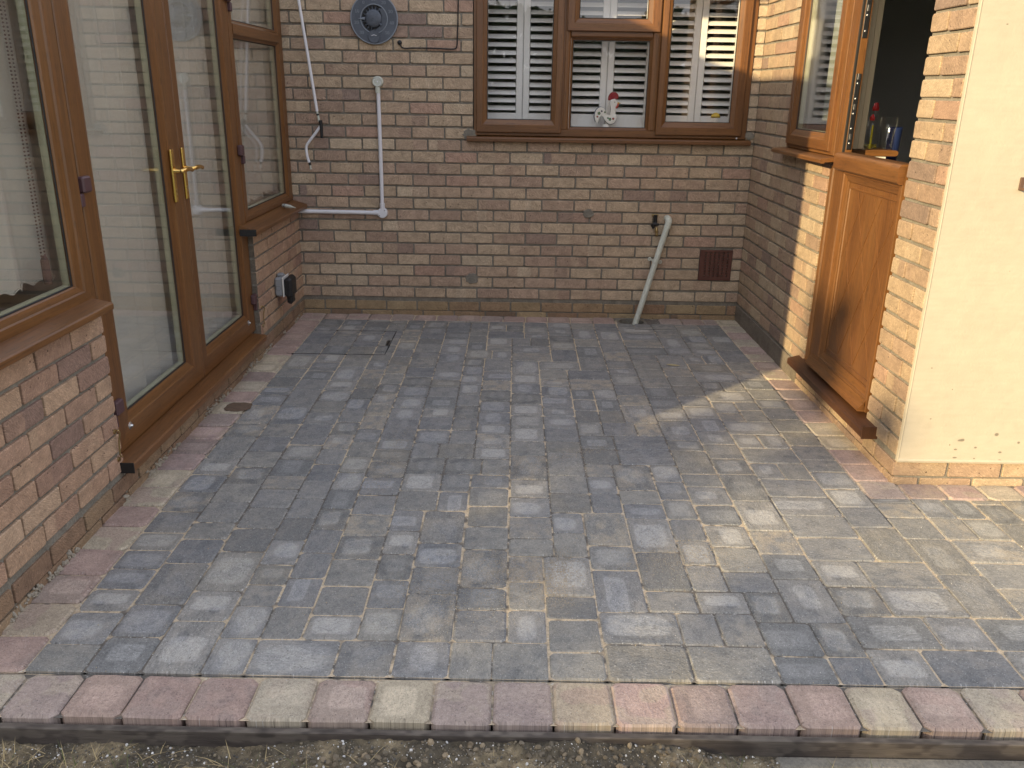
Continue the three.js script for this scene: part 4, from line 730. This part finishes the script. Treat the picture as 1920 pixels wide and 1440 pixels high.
// ---------------------------------------------------------------- things fixed to the walls
{ // cast metal thermometer with a sun and moon face
  const o = thing('wall_thermometer', 'round grey metal thermometer with a sun and moon face on the back wall', 'thermometer', 'back', [-0.928, 1.826, 0]), X = -0.928, Y = 1.978;
  const bd = new G(); bd.add(cyl(0.1, 0.1, 0.006, 48), T(X, Y, 0.008, Math.PI / 2)); part('backing', bd, M.black, o);
  const ring = new THREE.Shape(); ring.absarc(0, 0, 0.151, 0, Math.PI * 2); const hole = new THREE.Path(); hole.absarc(0, 0, 0.084, 0, Math.PI * 2, true); ring.holes.push(hole);
  const rg = new G(); rg.add(new THREE.ExtrudeGeometry(ring, { depth: 0.010, bevelEnabled: true, bevelSize: 0.004, bevelThickness: 0.004, bevelSegments: 3, curveSegments: 64 }), T(X, Y, 0.008)); part('dial', rg, M.lead, o);
  const rm = new G(); rm.add(new THREE.TorusGeometry(0.151, 0.0045, 10, 80), T(X, Y, 0.019)); rm.add(new THREE.TorusGeometry(0.087, 0.003, 8, 64), T(X, Y, 0.022)); part('rim', rm, M.leadPale, o);
  const face = new G(); face.add(ball(0.054, 32, 20), T(X - 0.004, Y + 0.002, 0.020, 0, 0, 0, [1, 1, 0.34])); const fc = part('sun_face', face, M.lead, o);
  const ft = new G(); for (const s of [-1, 1]) { ft.add(new THREE.TorusGeometry(0.0125, 0.0022, 8, 20, 3.14), T(X - 0.004 + s * 0.021, Y + 0.004, 0.0318)); ft.add(ball(0.0085, 12, 8), T(X - 0.004 + s * 0.021, Y + 0.003, 0.0315, 0, 0, 0, [1, 0.6, 0.35])); ft.add(ball(0.011, 12, 8), T(X - 0.004 + s * 0.026, Y - 0.018, 0.028, 0, 0, 0, [1, 1, 0.4])); } ft.add(ball(0.008, 12, 8), T(X - 0.004, Y - 0.009, 0.033, 0, 0, 0, [0.75, 1.3, 0.6])); ft.add(ball(0.006, 12, 8), T(X - 0.004, Y - 0.025, 0.031, 0, 0, 0, [1.9, 0.45, 0.5])); ft.add(ball(0.006, 12, 8), T(X - 0.004, Y - 0.0315, 0.030, 0, 0, 0, [1.5, 0.5, 0.5])); part('features', ft, M.leadPale, fc);
  const pv = new G(); pv.add(ball(0.004, 10, 8), T(X - 0.004, Y + 0.002, 0.0355)); part('pivot', pv, M.black, o);
  const ry = new G(); for (let k = 0; k < 11; k++) { const a = 1.0 + k * 0.335, c = Math.cos(a), s = Math.sin(a), w = 0.017; ry.add(new THREE.ConeGeometry(w, 0.046, 3), T(X + 0.062 * c, Y + 0.062 * s, 0.018, 0, 0, a - Math.PI / 2, [1, 1, 0.35])); } part('sun_ray', ry, M.lead, o);
  const moon = new THREE.Shape(); moon.absarc(0, 0, 0.083, -1.25, 0.85, false); moon.absarc(-0.026, 0.004, 0.079, 0.75, -1.1, true); const mn = new G(); mn.add(new THREE.ExtrudeGeometry(moon, { depth: 0.010, bevelEnabled: true, bevelSize: 0.002, bevelThickness: 0.002, bevelSegments: 2, curveSegments: 24 }), T(X, Y, 0.012)); mn.add(new THREE.ConeGeometry(0.008, 0.034, 10), T(X + 0.036, Y - 0.028, 0.026, 0, 0, 0.8)); part('moon', mn, M.lead, o);
  const md = new G(); md.add(cyl(0.041, 0.039, 0.014, 40), T(X - 0.002, Y - 0.106, 0.021, Math.PI / 2)); md.add(new THREE.TorusGeometry(0.038, 0.002, 8, 40), T(X - 0.002, Y - 0.106, 0.028)); part('medallion', md, M.lead, o);
  const ch = new G(); for (const s of [-1, 1]) ch.box(0, 0.017, -0.0016, 0.0016, 0, 0.003, 0.0006); const chg = new G(); for (const s of [-1, 1]) chg.add(new THREE.BoxGeometry(0.018, 0.003, 0.003), T(X - 0.003 + s * 0.0082, Y - 0.099, 0.0292, 0, 0, -s * 0.33)); part('chevron', chg, M.whitePlastic, o);
  const pt = new G(); pt.add(new THREE.ConeGeometry(0.011, 0.044, 4), T(X - 0.082, Y, 0.026, 0, 0, Math.PI / 2, [1, 1, 0.4])); part('pointer', pt, M.leadPale, o);
  const font = await new FontLoader().loadAsync('fonts/droid/droid_serif_regular.typeface.json');
  const num = new G(); for (let v = -30; v <= 50; v += 10) { const a = (225 - (v + 30) / 80 * 270) * Math.PI / 180, t = new TextGeometry(String(Math.abs(v)), { font, size: 0.019, depth: 0.0022, curveSegments: 4 }); t.computeBoundingBox(); const bb = t.boundingBox; t.translate(-(bb.min.x + bb.max.x) / 2, -(bb.min.y + bb.max.y) / 2, 0); num.add(t, T(X + 0.117 * Math.cos(a), Y + 0.117 * Math.sin(a), 0.0215)); } part('numeral', num, M.leadPale, o);
}
{ // black cable from the thermometer corner
  const o = thing('black_cable', 'thin black cable with a round boss running to the window', 'cable', 'back', [-0.768, 1.8, 0]);
  const b = new G(); b.add(lathe([[0, 0.016], [0.010, 0.015], [0.0145, 0.010], [0.0155, 0]], 24), T(-0.768, 1.838, 0, Math.PI / 2)); part('boss', b, M.black, o);
  part('cable', tube([[-0.766, 1.832, 0.008], [-0.757, 1.812, 0.009], [-0.735, 1.8035, 0.008], [-0.68, 1.806, 0.007], [-0.55, 1.807, 0.007], [-0.43, 1.803, 0.007], [-0.403, 1.806, 0.008], [-0.392, 1.818, 0.008], [-0.389, 1.85, 0.007], [-0.385, 1.95, 0.007], [-0.381, 2.08, 0.007], [-0.375, 2.5, 0.007]], 0.0042, 140, 8, 0.3), M.black, o);
  for (const [u, v] of [[-0.64, 1.806], [-0.388, 1.845]]) { const c = new G(); c.add(new THREE.TorusGeometry(0.0058, 0.0018, 6, 14, 3.14), T(u, v, 0.006, 0, Math.PI / 2, v > 1.82 ? Math.PI / 2 : 0)); part('cable_clip', c, M.black, o); }
}
{ // white aerial cable hanging loose, cut and taped
  const o = thing('white_cable', 'loose white cable hanging from above with taped ends', 'cable', 'back', [-1.35, 1.02, 0.05]), n = 0.055;
  part('cable', tube([[-1.455, 2.55, n - 0.02], [-1.403, 2.08, n], [-1.362, 1.72, n], [-1.326, 1.40, n]], 0.0098, 80, 10), M.whitePlastic, o);
  part('stripped_end', tube([[-1.326, 1.40, n], [-1.32, 1.37, n + 0.002], [-1.316, 1.335, n + 0.004]], 0.0072, 20, 8), M.oldWhite, o);
  const t = new G(); t.add(tube([[-1.3235, 1.385, n], [-1.321, 1.374, n]], 0.0095, 4, 10)); t.add(tube([[-1.398, 1.068, n], [-1.395, 1.05, n]], 0.0085, 4, 10)); part('tape', t, M.black, o);
  const h = new G(); h.add(cyl(0.010, 0.011, 0.112, 16), T(-1.303, 1.285, n + 0.004, 0, 0, 0.02)); h.add(cyl(0.0125, 0.0125, 0.02, 16), T(-1.306, 1.335, n + 0.004, 0, 0, 0.02)); part('sleeve', h, M.black, o);
  part('lower_cable', tube([[-1.312, 1.305, n], [-1.352, 1.252, n], [-1.394, 1.203, n], [-1.413, 1.168, n], [-1.411, 1.11, n], [-1.400, 1.068, n]], 0.0092, 60, 10), M.whitePlastic, o);
  const e = new G(); e.add(cyl(0.0062, 0.007, 0.026, 12), T(-1.3935, 1.036, n, 0, 0, 0.12)); for (let k = 0; k < 3; k++) e.add(new THREE.TorusGeometry(0.0066, 0.0012, 6, 14), T(-1.3938 + 0.001 * k, 1.044 - 0.008 * k, n, Math.PI / 2)); part('connector', e, M.oldWhite, o);
}
{ // white conduit
  const o = thing('conduit', 'white electrical conduit turning upwards at a round box on the back wall', 'conduit', 'back', [-0.92, 0.7, 0]), n = 0.019;
  const a = new G(); a.add(tube([[-1.505, 0.733, n], [-1.2, 0.7325, n], [-0.962, 0.731, n]], 0.0140, 40, 16)); part('pipe', a, M.whitePlastic, o);
  const b = new G(); b.add(tube([[-0.9175, 0.765, n], [-0.917, 1.1, n], [-0.918, 1.535, n]], 0.0132, 40, 16)); part('pipe', b, M.whitePlastic, o);
  const box = (u, v, nm, up) => { const g = new G(); g.add(lathe([[0, 0.034], [0.031, 0.034], [0.0345, 0.031], [0.0355, 0.024], [0.036, 0]], 36), T(u, v, 0, Math.PI / 2)); const m = part('junction_box', g, up ? M.oldWhite : M.whitePlastic, o); const k = new G(); if (up) { k.add(cyl(0.0172, 0.0165, 0.05, 18), T(u - 0.0005, v - 0.046, n)); k.add(new THREE.TorusGeometry(0.028, 0.003, 8, 36), T(u, v, 0.034)); } else { k.add(cyl(0.0165, 0.0185, 0.045, 18), T(u + 0.001, v + 0.044, n)); k.add(cyl(0.0185, 0.0168, 0.04, 18), T(u - 0.044, v + 0.001, n, 0, 0, Math.PI / 2)); } part('spout', k, up ? M.oldWhite : M.whitePlastic, m); const s = new G(); if (!up) for (const [du, dv] of [[0.017, 0.018], [-0.019, -0.018]]) s.add(cyl(0.0034, 0.0034, 0.003, 12), T(u + du, v + dv, 0.0345, Math.PI / 2)); else s.add(lathe([[0, 0.003], [0.004, 0.003], [0.005, 0], [0.022, 0], [0.023, 0.002], [0.025, 0]], 30), T(u, v, 0.0335, Math.PI / 2)); part(up ? 'lid' : 'screw', s, up ? M.whitePlastic : M.black, m); };
  box(-0.918, 0.7305, 'lower', false); box(-0.9195, 1.5935, 'upper', true);
}
{ // sealant nozzle left on the far sill
  const o = thing('nozzle', 'small silver tube left lying on the sill in the corner', 'tube', 'world', [-1.46, 0.79, 0.42]), g = new G(); g.add(lathe([[0, 0], [0.0125, 0], [0.0130, 0.03], [0.0118, 0.085], [0.006, 0.105], [0.0028, 0.14], [0, 0.14]], 20), T(-1.512, 0.8175, 0.375, Math.PI / 2, 0, 0.0).multiply(T(0, 0, 0, 0, 0, -0.82))); part('tube', g, M.oldWhite, o);
  const r = new G(); r.add(cyl(0.0134, 0.0134, 0.014, 20), T(-1.512, 0.8175, 0.375, Math.PI / 2, 0, 0).multiply(T(0, 0, 0, 0, 0, -0.82)).multiply(T(0, 0.028, 0))); part('collar', r, M.grey, o);
}
{ // weatherproof socket
  const o = thing('outdoor_socket', 'grey weatherproof socket box with black cover on the dwarf wall', 'socket', 'left', [-0.665, 0.25, 0]);
  const g = new G(); g.box(-0.735, -0.595, 0.292, 0.412, 0.0005, 0.052, 0.012, 0); const bx = part('back_box', g, M.grey, o);
  const l = new G(); l.box(-0.738, -0.592, 0.289, 0.415, 0.0525, 0.060, 0.003, 0); part('gasket', l, M.whiteFrame, o);
  const ko = new G(); ko.add(new THREE.TorusGeometry(0.015, 0.0012, 6, 28), T(-0.7352, 0.345, 0.026, 0, Math.PI / 2)); part('knockout', ko, M.lockSteel, bx);
  const gl = new G(); gl.box(-0.69, -0.64, 0.4125, 0.43, 0.008, 0.045, 0.006); part('conduit_adaptor', gl, M.grey, o);
  const c = new G(); c.box(-0.735, -0.597, 0.282, 0.412, 0.0605, 0.110, 0.016, 0); c.box(-0.704, -0.630, 0.236, 0.30, 0.066, 0.104, 0.012, 0); part('cover', c, M.black, o);
  const sc = new G(); for (const u of [-0.72, -0.61]) sc.add(ball(0.004, 10, 8), T(u, 0.412, 0.058)); part('screw', sc, M.steel, o);
}
{ // sink waste pipe
  const o = thing('waste_pipe', 'off white waste pipe slanting down into the drain hole', 'pipe', 'back', [0.95, -0.05, 0]);
  part('pipe', tube([[1.075, 0.685, 0.055], [0.965, 0.28, 0.085], [0.872, -0.065, 0.112]], 0.0205, 50, 20), M.oldWhite, o);
  part('elbow', tube([[1.075, 0.722, -0.01], [1.0765, 0.7225, 0.025], [1.079, 0.716, 0.048], [1.0775, 0.695, 0.0545], [1.069, 0.66, 0.0565]], 0.0232, 40, 20, 0.6), M.oldWhite, o);
  const cl = new G(); const m = T(1.004, 0.432, 0.0745, 0.08, 0, -0.26); cl.add(new THREE.CylinderGeometry(0.0235, 0.0235, 0.02, 28, 1, true), m.clone().multiply(T(0, 0, 0, 0, 0, 0))); for (const s of [-1, 1]) { cl.add(new THREE.TorusGeometry(0.0095, 0.0045, 8, 18), T(1.004 + s * 0.038, 0.432 - s * 0.010, 0.045, 0.2)); cl.add(new THREE.BoxGeometry(0.016, 0.012, 0.004), T(1.004 + s * 0.026, 0.432 - s * 0.007, 0.055, 0, s * 0.5, -0.26)); } part('pipe_clip', cl, M.oldWhite, o);
}
{ // garden tap
  const o = thing('garden_tap', 'small black garden tap with a brass nozzle beside the waste pipe', 'tap', 'back', [0.99, 0.6, 0]);
  const g = new G(); g.box(0.966, 1.012, 0.735, 0.752, 0.0005, 0.012, 0.003, 0); part('bracket', g, M.oldBrass, o);
  const b = new G(); b.add(cyl(0.013, 0.012, 0.075, 16), T(0.99, 0.712, 0.03, 0.1)); b.add(cyl(0.012, 0.012, 0.04, 14), T(0.99, 0.735, 0.018, Math.PI / 2)); b.add(ball(0.017, 14, 10), T(0.991, 0.685, 0.034)); part('body', b, M.black, o);
  const l = new G(); l.box(0.962, 1.016, 0.676, 0.694, 0.042, 0.054, 0.005, 0); l.add(cyl(0.009, 0.011, 0.03, 12), T(0.972, 0.672, 0.048, 0, 0, 0.5)); part('lever', l, M.black, o);
  const n = new G(); n.add(lathe([[0, 0], [0.011, 0], [0.012, 0.012], [0.009, 0.014], [0.009, 0.02], [0.012, 0.022], [0.012, 0.04], [0.008, 0.06], [0, 0.06]], 20), T(1.006, 0.605, 0.038, 0, 0, 0.12)); part('nozzle', n, M.oldBrass, o);
}
{ // terracotta air brick
  const o = thing('air_brick', 'dark terracotta air brick with rows of square holes', 'air brick', 'back', [1.446, 0.286, 0]), s = new THREE.Shape(); s.moveTo(1.3325, 0.2885); s.lineTo(1.5585, 0.2885); s.lineTo(1.5585, 0.5025); s.lineTo(1.3325, 0.5025); s.closePath();
  for (let i = 0; i < 6; i++) for (let j = 0; j < 9; j++) { const u = 1.365 + i * 0.0314, v = 0.314 + j * 0.0204, h = new THREE.Path(); h.moveTo(u, v); h.lineTo(u, v + 0.0130); h.lineTo(u + 0.0150, v + 0.0130); h.lineTo(u + 0.0150, v); h.closePath(); s.holes.push(h); }
  part('grille', new THREE.ExtrudeGeometry(s, { depth: 0.028, bevelEnabled: true, bevelSize: 0.0018, bevelThickness: 0.002, bevelSegments: 1 }).translate(0, 0, -0.024), M.terracotta, o);
  const b = new G(); b.box(1.34, 1.55, 0.295, 0.495, -0.05, -0.03, 0); part('cavity', b, M.black, o);
}

// ---------------------------------------------------------------- things in and around the paving
{
  const o = thing('drain_gully', 'dark drain hole cut in the paving below the waste pipe', 'drain', 'world', [0.857, -0.15, 0.1]);
  const s = new THREE.Shape(); s.moveTo(0.755, -0.222); s.lineTo(0.96, -0.222); s.lineTo(0.96, -0.004); s.lineTo(0.755, -0.004); s.closePath(); const h = new THREE.Path(); h.absellipse(0.857, -0.098, 0.092, 0.098, 0, Math.PI * 2, true); s.holes.push(h);
  const g = new THREE.ExtrudeGeometry(s, { depth: 0.045, bevelEnabled: true, bevelSize: 0.003, bevelThickness: 0.003, bevelSegments: 2, curveSegments: 40 }).rotateX(-Math.PI / 2).translate(0, -0.0505, 0); part('rim', g, M.concrete, o);
  const b = new G(); b.box(0.74, 0.975, -0.17, -0.10, -0.02, 0.24, 0); part('sump', b, M.black, o);
  const w = new G(); w.add(new THREE.CylinderGeometry(0.094, 0.085, 0.07, 36, 1, true), T(0.857, -0.083, 0.1)); w.add(tube([[0.78, -0.035, 0.06], [0.81, -0.03, 0.15], [0.93, -0.035, 0.13]], 0.006, 20, 6)); part('bowl', w, M.black, o);
}
{
  const o = thing('recessed_cover', 'paved inspection cover with a thin steel edge and a lifting slot', 'manhole cover', 'world', [-1.06, -0.02, 0.74]), g = (x0, x1, z0, z1, w = 0) => { const q = new G(); q.box(x0, x1, -0.03, 0.0022, z0, z1, 0.0008, 0); return part('steel_edge', q, M.rubber, o); };
  g(-0.785, -0.7795, 0.468, 1.003); g(-1.335, -0.7855, 0.468, 0.4715); g(-1.39, -0.7855, 1.0, 1.0028);
  const s = new G(); s.box(-0.804, -0.790, -0.02, 0.0022, 0.70, 0.79, 0.002); part('lifting_slot', s, M.rubber, o); const r = new G(); r.loop(-0.808, -0.7865, -0.80, -0.69, [0.004, 0.004, 0.004, 0.004], [[0, -0.01], [0, 0.0035], [1, 0.0035], [1, -0.01]]); const rg = r.geo().rotateX(-Math.PI / 2); part('slot_rim', rg, M.lockSteel, o);
  const l = new G(); l.box(0.852, 1.084, -0.03, 0.0022, 0.318, 0.3215, 0.0008, 0); const d = thing('drain_slot', 'thin dark metal slot in the paving near the waste pipe', 'drain', 'world', [0.97, -0.02, 0.32]); part('slot', l, M.rubber, d);
}
{
  const o = thing('edging_board', 'dark stained timber board along the front edge of the paving', 'board', 'world', [0.3, -0.16, 4.195]);
  const g = new G(), n = 60; let off = 0.2; const P = (i) => { const x = -2.1 + 4.9 * i / n; return [x, -0.0145 + 0.0016 * Math.sin(x * 2.1) + 0.0012 * (vnoise(i * 0.9, 2, 8) - 0.5), 4.184 + 0.003 * Math.sin(x * 1.3), 4.2035 + 0.003 * Math.sin(x * 1.3)]; };
  for (let i = 0; i < n; i++) { const [x0, y0, a0, b0] = P(i), [x1, y1, a1, b1] = P(i + 1), c = 0.0022; const ring = (x, y, a, b) => [[x, -0.16, a], [x, y - c, a], [x, y, a + c], [x, y, b - c], [x, y - c, b], [x, -0.16, b]], A = ring(x0, y0, a0, b0), B = ring(x1, y1, a1, b1), outs = [[0, 0, -1], [0, 1, -1], [0, 1, 0], [0, 1, 1], [0, 0, 1]], w = [0, 0.13, 0.133, 0.15, 0.153, 0.28]; for (let k = 0; k < 5; k++) g.quad(A[k], B[k], B[k + 1], A[k + 1], [x0, w[k]], [x1, w[k]], [x1, w[k + 1]], [x0, w[k + 1]], outs[k]); }
  part('plank', g, M.board, o);
}
{ // small things lying about
  const l = thing('fallen_leaf', 'small pale fallen leaf lying on the paving before the half door', 'leaf', 'world', [0.975, 0, 1.13]), sh = new THREE.Shape(); sh.moveTo(-0.04, 0); sh.quadraticCurveTo(-0.005, 0.026, 0.04, 0.004); sh.quadraticCurveTo(0.0, -0.02, -0.04, 0);
  part('blade', new THREE.ExtrudeGeometry(sh, { depth: 0.0008, bevelEnabled: true, bevelSize: 0.001, bevelThickness: 0.0006, bevelSegments: 1, curveSegments: 8 }).rotateX(-Math.PI / 2 + 0.05).rotateY(-0.35).translate(0.975, 0.006, 1.13), std({ color: rgb(0.42, 0.35, 0.2), roughness: 0.8 }), l);
  const k = thing('wall_bracket', 'small rusty bracket on the cream wall at the picture edge', 'bracket', 'front', [1.905, 1.22, 0]), b = new G(); b.box(1.896, 1.912, 1.228, 1.276, 0.012, 0.02, 0.002); b.box(1.898, 1.91, 1.228, 1.24, 0.012, 0.045, 0.002); part('plate', b, std({ color: rgb(0.11, 0.06, 0.04), roughness: 0.8 }), k);
  const w = thing('weed', 'dry yellow weed growing at the foot of the rendered corner', 'weed', 'world', [1.652, 0, 2.66]), rg = rngOf(19), g = new G();
  for (let i = 0; i < 26; i++) { const a = rg() * 6.28, h = 0.02 + 0.05 * rg(), x = 1.640 + 0.016 * rg(), z = 2.54 + 0.13 * rg(); g.add(tube([[x, 0, z], [x - 0.008 * rg(), h * 0.6, z + 0.006 * Math.cos(a)], [x - 0.02 * rg(), h, z + 0.02 * Math.cos(a)]], 0.0011, 6, 4)); } part('stems', g, M.straw, w);
}
{ // bare soil with pebbles and dead grass in front of the board
  const o = structure('soil'), nx = 520, nz = 70, x0 = -1.7, x1 = 1.9, z0 = 4.2, z1 = 4.56, P = [], U = [], I = [];
  const hgt = (x, z) => { const m = smooth(-0.62, -0.45, x) * (1 - smooth(0.42, 0.62, x)), near = 1 - smooth(4.205, 4.34, z); let y = -0.050 + 0.018 * (fbm(x * 7, z * 7, 3, 3) - 0.5) + 0.020 * (fbm(x * 32, z * 32, 6, 3) - 0.5) + 0.006 * (vnoise(x * 160, z * 160, 9) - 0.5); y += m * (0.022 + 0.02 * (fbm(x * 9, z * 9, 12, 2) - 0.4)) * (0.35 + 0.65 * (1 - near * 0.5)); y -= (1 - m) * near * 0.012; y -= smooth(0.6, 0.8, x) * 0.014 * near; return y; };
  for (let i = 0; i <= nx; i++) for (let j = 0; j <= nz; j++) { const x = lerp(x0, x1, i / nx), z = lerp(z0, z1, j / nz); P.push(x, hgt(x, z), z); U.push(x, z); }
  for (let i = 0; i < nx; i++) for (let j = 0; j < nz; j++) { const a = i * (nz + 1) + j, b = a + nz + 1; I.push(a, a + 1, b, b, a + 1, b + 1); }
  const g = new THREE.BufferGeometry(); g.setAttribute('position', new THREE.Float32BufferAttribute(P, 3)); g.setAttribute('uv', new THREE.Float32BufferAttribute(U, 2)); g.setIndex(I); g.computeVertexNormals(); part('soil_bed', g, M.soil, o);
  const h = new G(); h.box(0.70, 2.2, -0.14, -0.058, 4.2045, 4.25, 0.008, 0); part('concrete_haunch', h, M.concrete, o);
  const rg = rngOf(64), m4 = new THREE.Matrix4(), c = new THREE.Color(), np = 6000, pe = new THREE.InstancedMesh(new THREE.IcosahedronGeometry(1, 0), M.pebble, np), q = new THREE.Quaternion(), e = new THREE.Euler();
  for (let i = 0; i < np; i++) { const x = lerp(x0, x1, rg()), z = 4.207 + 0.24 * rg(), s = 0.0012 + 0.0042 * Math.pow(rg(), 4); q.setFromEuler(e.set(rg() * 6, rg() * 6, rg() * 6)); m4.compose(new THREE.Vector3(x, hgt(x, z) + s * 0.35, z), q, new THREE.Vector3(s, s * (0.5 + 0.4 * rg()), s * (0.6 + 0.5 * rg()))); pe.setMatrixAt(i, m4); const t = rg(); const k = 0.7 + 0.6 * rg(); pe.setColorAt(i, t < 0.28 ? c.setRGB(0.62 * k, 0.6 * k, 0.56 * k) : t < 0.6 ? c.setRGB(0.20 * k, 0.165 * k, 0.11 * k) : c.setRGB(0.11 * k, 0.10 * k, 0.085 * k)); }
  const nc = 3600, cl = new THREE.InstancedMesh(new THREE.DodecahedronGeometry(1, 0), M.pebble, nc);
  for (let i = 0; i < nc; i++) { const x = lerp(x0, x1, rg()), z = 4.208 + 0.25 * rg(), big = smooth(-0.62, -0.45, x) * (1 - smooth(0.45, 0.65, x)), s = 0.0015 + (0.003 + 0.0055 * big) * Math.pow(rg(), 2.6); q.setFromEuler(e.set(rg() * 6, rg() * 6, rg() * 6)); m4.compose(new THREE.Vector3(x, hgt(x, z) + s * 0.15, z), q, new THREE.Vector3(s * 1.2, s * 0.8, s)); cl.setMatrixAt(i, m4); const k = 0.55 + 0.8 * rg(), w = rg(); cl.setColorAt(i, c.setRGB(lerp(0.13, 0.24, w) * k, lerp(0.11, 0.185, w) * k, lerp(0.08, 0.115, w) * k)); }
  cl.name = 'soil_clods'; cl.userData.kind = 'stuff'; shadows(cl); o.add(cl);
  pe.name = 'pebbles'; pe.userData.kind = 'stuff'; shadows(pe); o.add(pe);
  const blade = new THREE.BufferGeometry(); blade.setAttribute('position', new THREE.Float32BufferAttribute([-0.5, 0, 0, 0.5, 0, 0, 0.35, 0.5, 0.09, -0.35, 0.5, 0.09, 0, 1, 0.34], 3)); blade.setIndex([0, 1, 2, 0, 2, 3, 3, 2, 4]); blade.computeVertexNormals();
  const tuft = (name, n, mat, where, flat) => { const im = new THREE.InstancedMesh(blade, mat, n); for (let i = 0; i < n; i++) { const [x, z] = where(); const L = 0.02 + 0.06 * rg(); q.setFromEuler(e.set(flat * (0.7 + 0.8 * rg()), rg() * 6.28, (rg() - 0.5) * 1.2, 'YXZ')); m4.compose(new THREE.Vector3(x, hgt(x, z) - 0.002, z), q, new THREE.Vector3(0.0014 + 0.0012 * rg(), L, L)); im.setMatrixAt(i, m4); } im.name = name; im.userData.kind = 'stuff'; shadows(im); o.add(im); };
  tuft('dead_grass', 900, M.straw, () => { const t = rg(); return t < 0.72 ? [-1.7 + 1.15 * rg(), 4.24 + 0.2 * rg()] : [lerp(-0.5, 1.8, rg()), 4.27 + 0.17 * rg()]; }, 1);
  tuft('green_grass', 420, M.grass, () => { const t = rg(); return t < 0.4 ? [-1.5 + 1.0 * rg(), 4.27 + 0.16 * rg()] : [0.45 + 1.3 * rg(), 4.29 + 0.14 * rg()]; }, 0.55);
}

// ---------------------------------------------------------------- the tall garden growth far towards the sun, whose gaps dapple the patio
{
  const uAxis = [0.677, 0.736], sAxis = [-0.736, 0.677], slope = 0.287, o = thing('overgrown_hedge', 'tall overgrown leafy hedge beyond the corner of the house', 'hedge', 'world', [0.677 * 4 - 0.736 * 16.7, -0.2, 0.736 * 4 + 0.677 * 16.7]), rg = rngOf(1234);
  const leaf = new THREE.BufferGeometry(); leaf.setAttribute('position', new THREE.Float32BufferAttribute([0, -0.5, 0, 0.32, -0.1, 0.06, 0.22, 0.3, 0.03, 0, 0.55, 0, -0.22, 0.3, 0.03, -0.32, -0.1, 0.06], 3)); leaf.setIndex([0, 1, 2, 0, 2, 3, 0, 3, 4, 0, 4, 5]); leaf.computeVertexNormals();
  const mats = [], q = new THREE.Quaternion(), e = new THREE.Euler();
  let tries = 0;
  while (mats.length < 60000 && tries++ < 700000) {
    const u = lerp(-1.0, 7.5, rg()), s = 15.5 + 2.5 * rg(), low = rg() < 0.12, v = low ? lerp(-5.3, -0.9, rg()) : lerp(-1.05, 0.75, rg()), y = v + slope * s;
    if (y < -0.15) continue;
    if (!low) {
      const patch = fbm(u * 3.4 + v * 1.6, v * 5.6, 66, 2), thr = v < -0.5 ? lerp(0.36, 0.53, smooth(-0.88, -0.52, v)) : lerp(0.53, 0.66, smooth(-0.52, -0.12, v));
      const sprig = (cu, cv, ru, rv) => Math.hypot((u - cu) / ru, (v - cv) / rv) + 1.1 * (patch - 0.5) < 1;    // shoots standing above the rest
      if (v > -0.10 || patch < thr + (u > 3.2 ? 0.02 : 0)) if (!(sprig(2.43, 0.24, 0.12, 0.26) || sprig(2.50, 0.50, 0.06, 0.09) || sprig(2.24, 0.36, 0.05, 0.28) || sprig(2.98, 0.06, 0.10, 0.10) || sprig(2.20, -0.28, 0.15, 0.20))) continue;
    }
    const L = (low ? 0.42 : 0.085) * (0.7 + 0.6 * rg()); q.setFromEuler(e.set(rg() * 6.28, rg() * 6.28, rg() * 6.28));
    mats.push(new THREE.Matrix4().compose(new THREE.Vector3(uAxis[0] * u + sAxis[0] * s - o.position.x, y - o.position.y, uAxis[1] * u + sAxis[1] * s - o.position.z), q, new THREE.Vector3(L, L, L)));
  }
  const im = new THREE.InstancedMesh(leaf, M.leaf, mats.length); mats.forEach((m, i) => im.setMatrixAt(i, m)); im.name = 'foliage'; im.userData.kind = 'stuff'; shadows(im); o.add(im);
  const tr = new G(); for (let k = 0; k < 9; k++) { const u = -1 + k * 1.0 + rg() * 0.4, s = 16.7; const x = uAxis[0] * u + sAxis[0] * s, z = uAxis[1] * u + sAxis[1] * s; tr.add(tube([[x, -0.2, z], [x + 0.1, 1.2, z + 0.1], [x - 0.05, 2.6, z], [x + 0.15, 3.5, z + 0.1]], 0.07, 12, 7)); } part('trunk', tr, M.bark, o);
}

{ // garden hedge at the end of the lawn, mirrored in the panes of the back window
  const o = thing('garden_hedge', 'leafy hedge across the far end of the garden', 'hedge', 'world', [1, -0.2, 15]), rg = rngOf(777), n = 20000;
  const leaf = new THREE.BufferGeometry(); leaf.setAttribute('position', new THREE.Float32BufferAttribute([0, -0.5, 0, 0.32, -0.05, 0.06, 0, 0.55, 0, -0.32, -0.05, 0.06], 3)); leaf.setIndex([0, 1, 2, 0, 2, 3]); leaf.computeVertexNormals();
  const im = new THREE.InstancedMesh(leaf, M.leaf, n), m = new THREE.Matrix4(), q = new THREE.Quaternion(), e = new THREE.Euler();
  for (let i = 0; i < n; i++) { const x = -9 + 20 * rg(), t = 2.9 + 0.7 * vnoise(x * 0.9, 1, 4), L = 0.22 + 0.2 * rg(); q.setFromEuler(e.set(rg() * 6.28, rg() * 6.28, rg() * 6.28)); m.compose(new THREE.Vector3(x - 1, t * rg(), (rg() - 0.5) * 1.2), q, new THREE.Vector3(L, L, L)); im.setMatrixAt(i, m); }
  im.name = 'foliage'; im.userData.kind = 'stuff'; shadows(im); o.add(im);
  const st = new G(); for (let k = 0; k < 10; k++) st.add(cyl(0.05, 0.03, 2.4, 8), T(-8 + 2 * k, 1.0, 15)); part('stem', st, M.bark, o).userData.kind = 'stuff';
}

renderer.render(scene, camera);
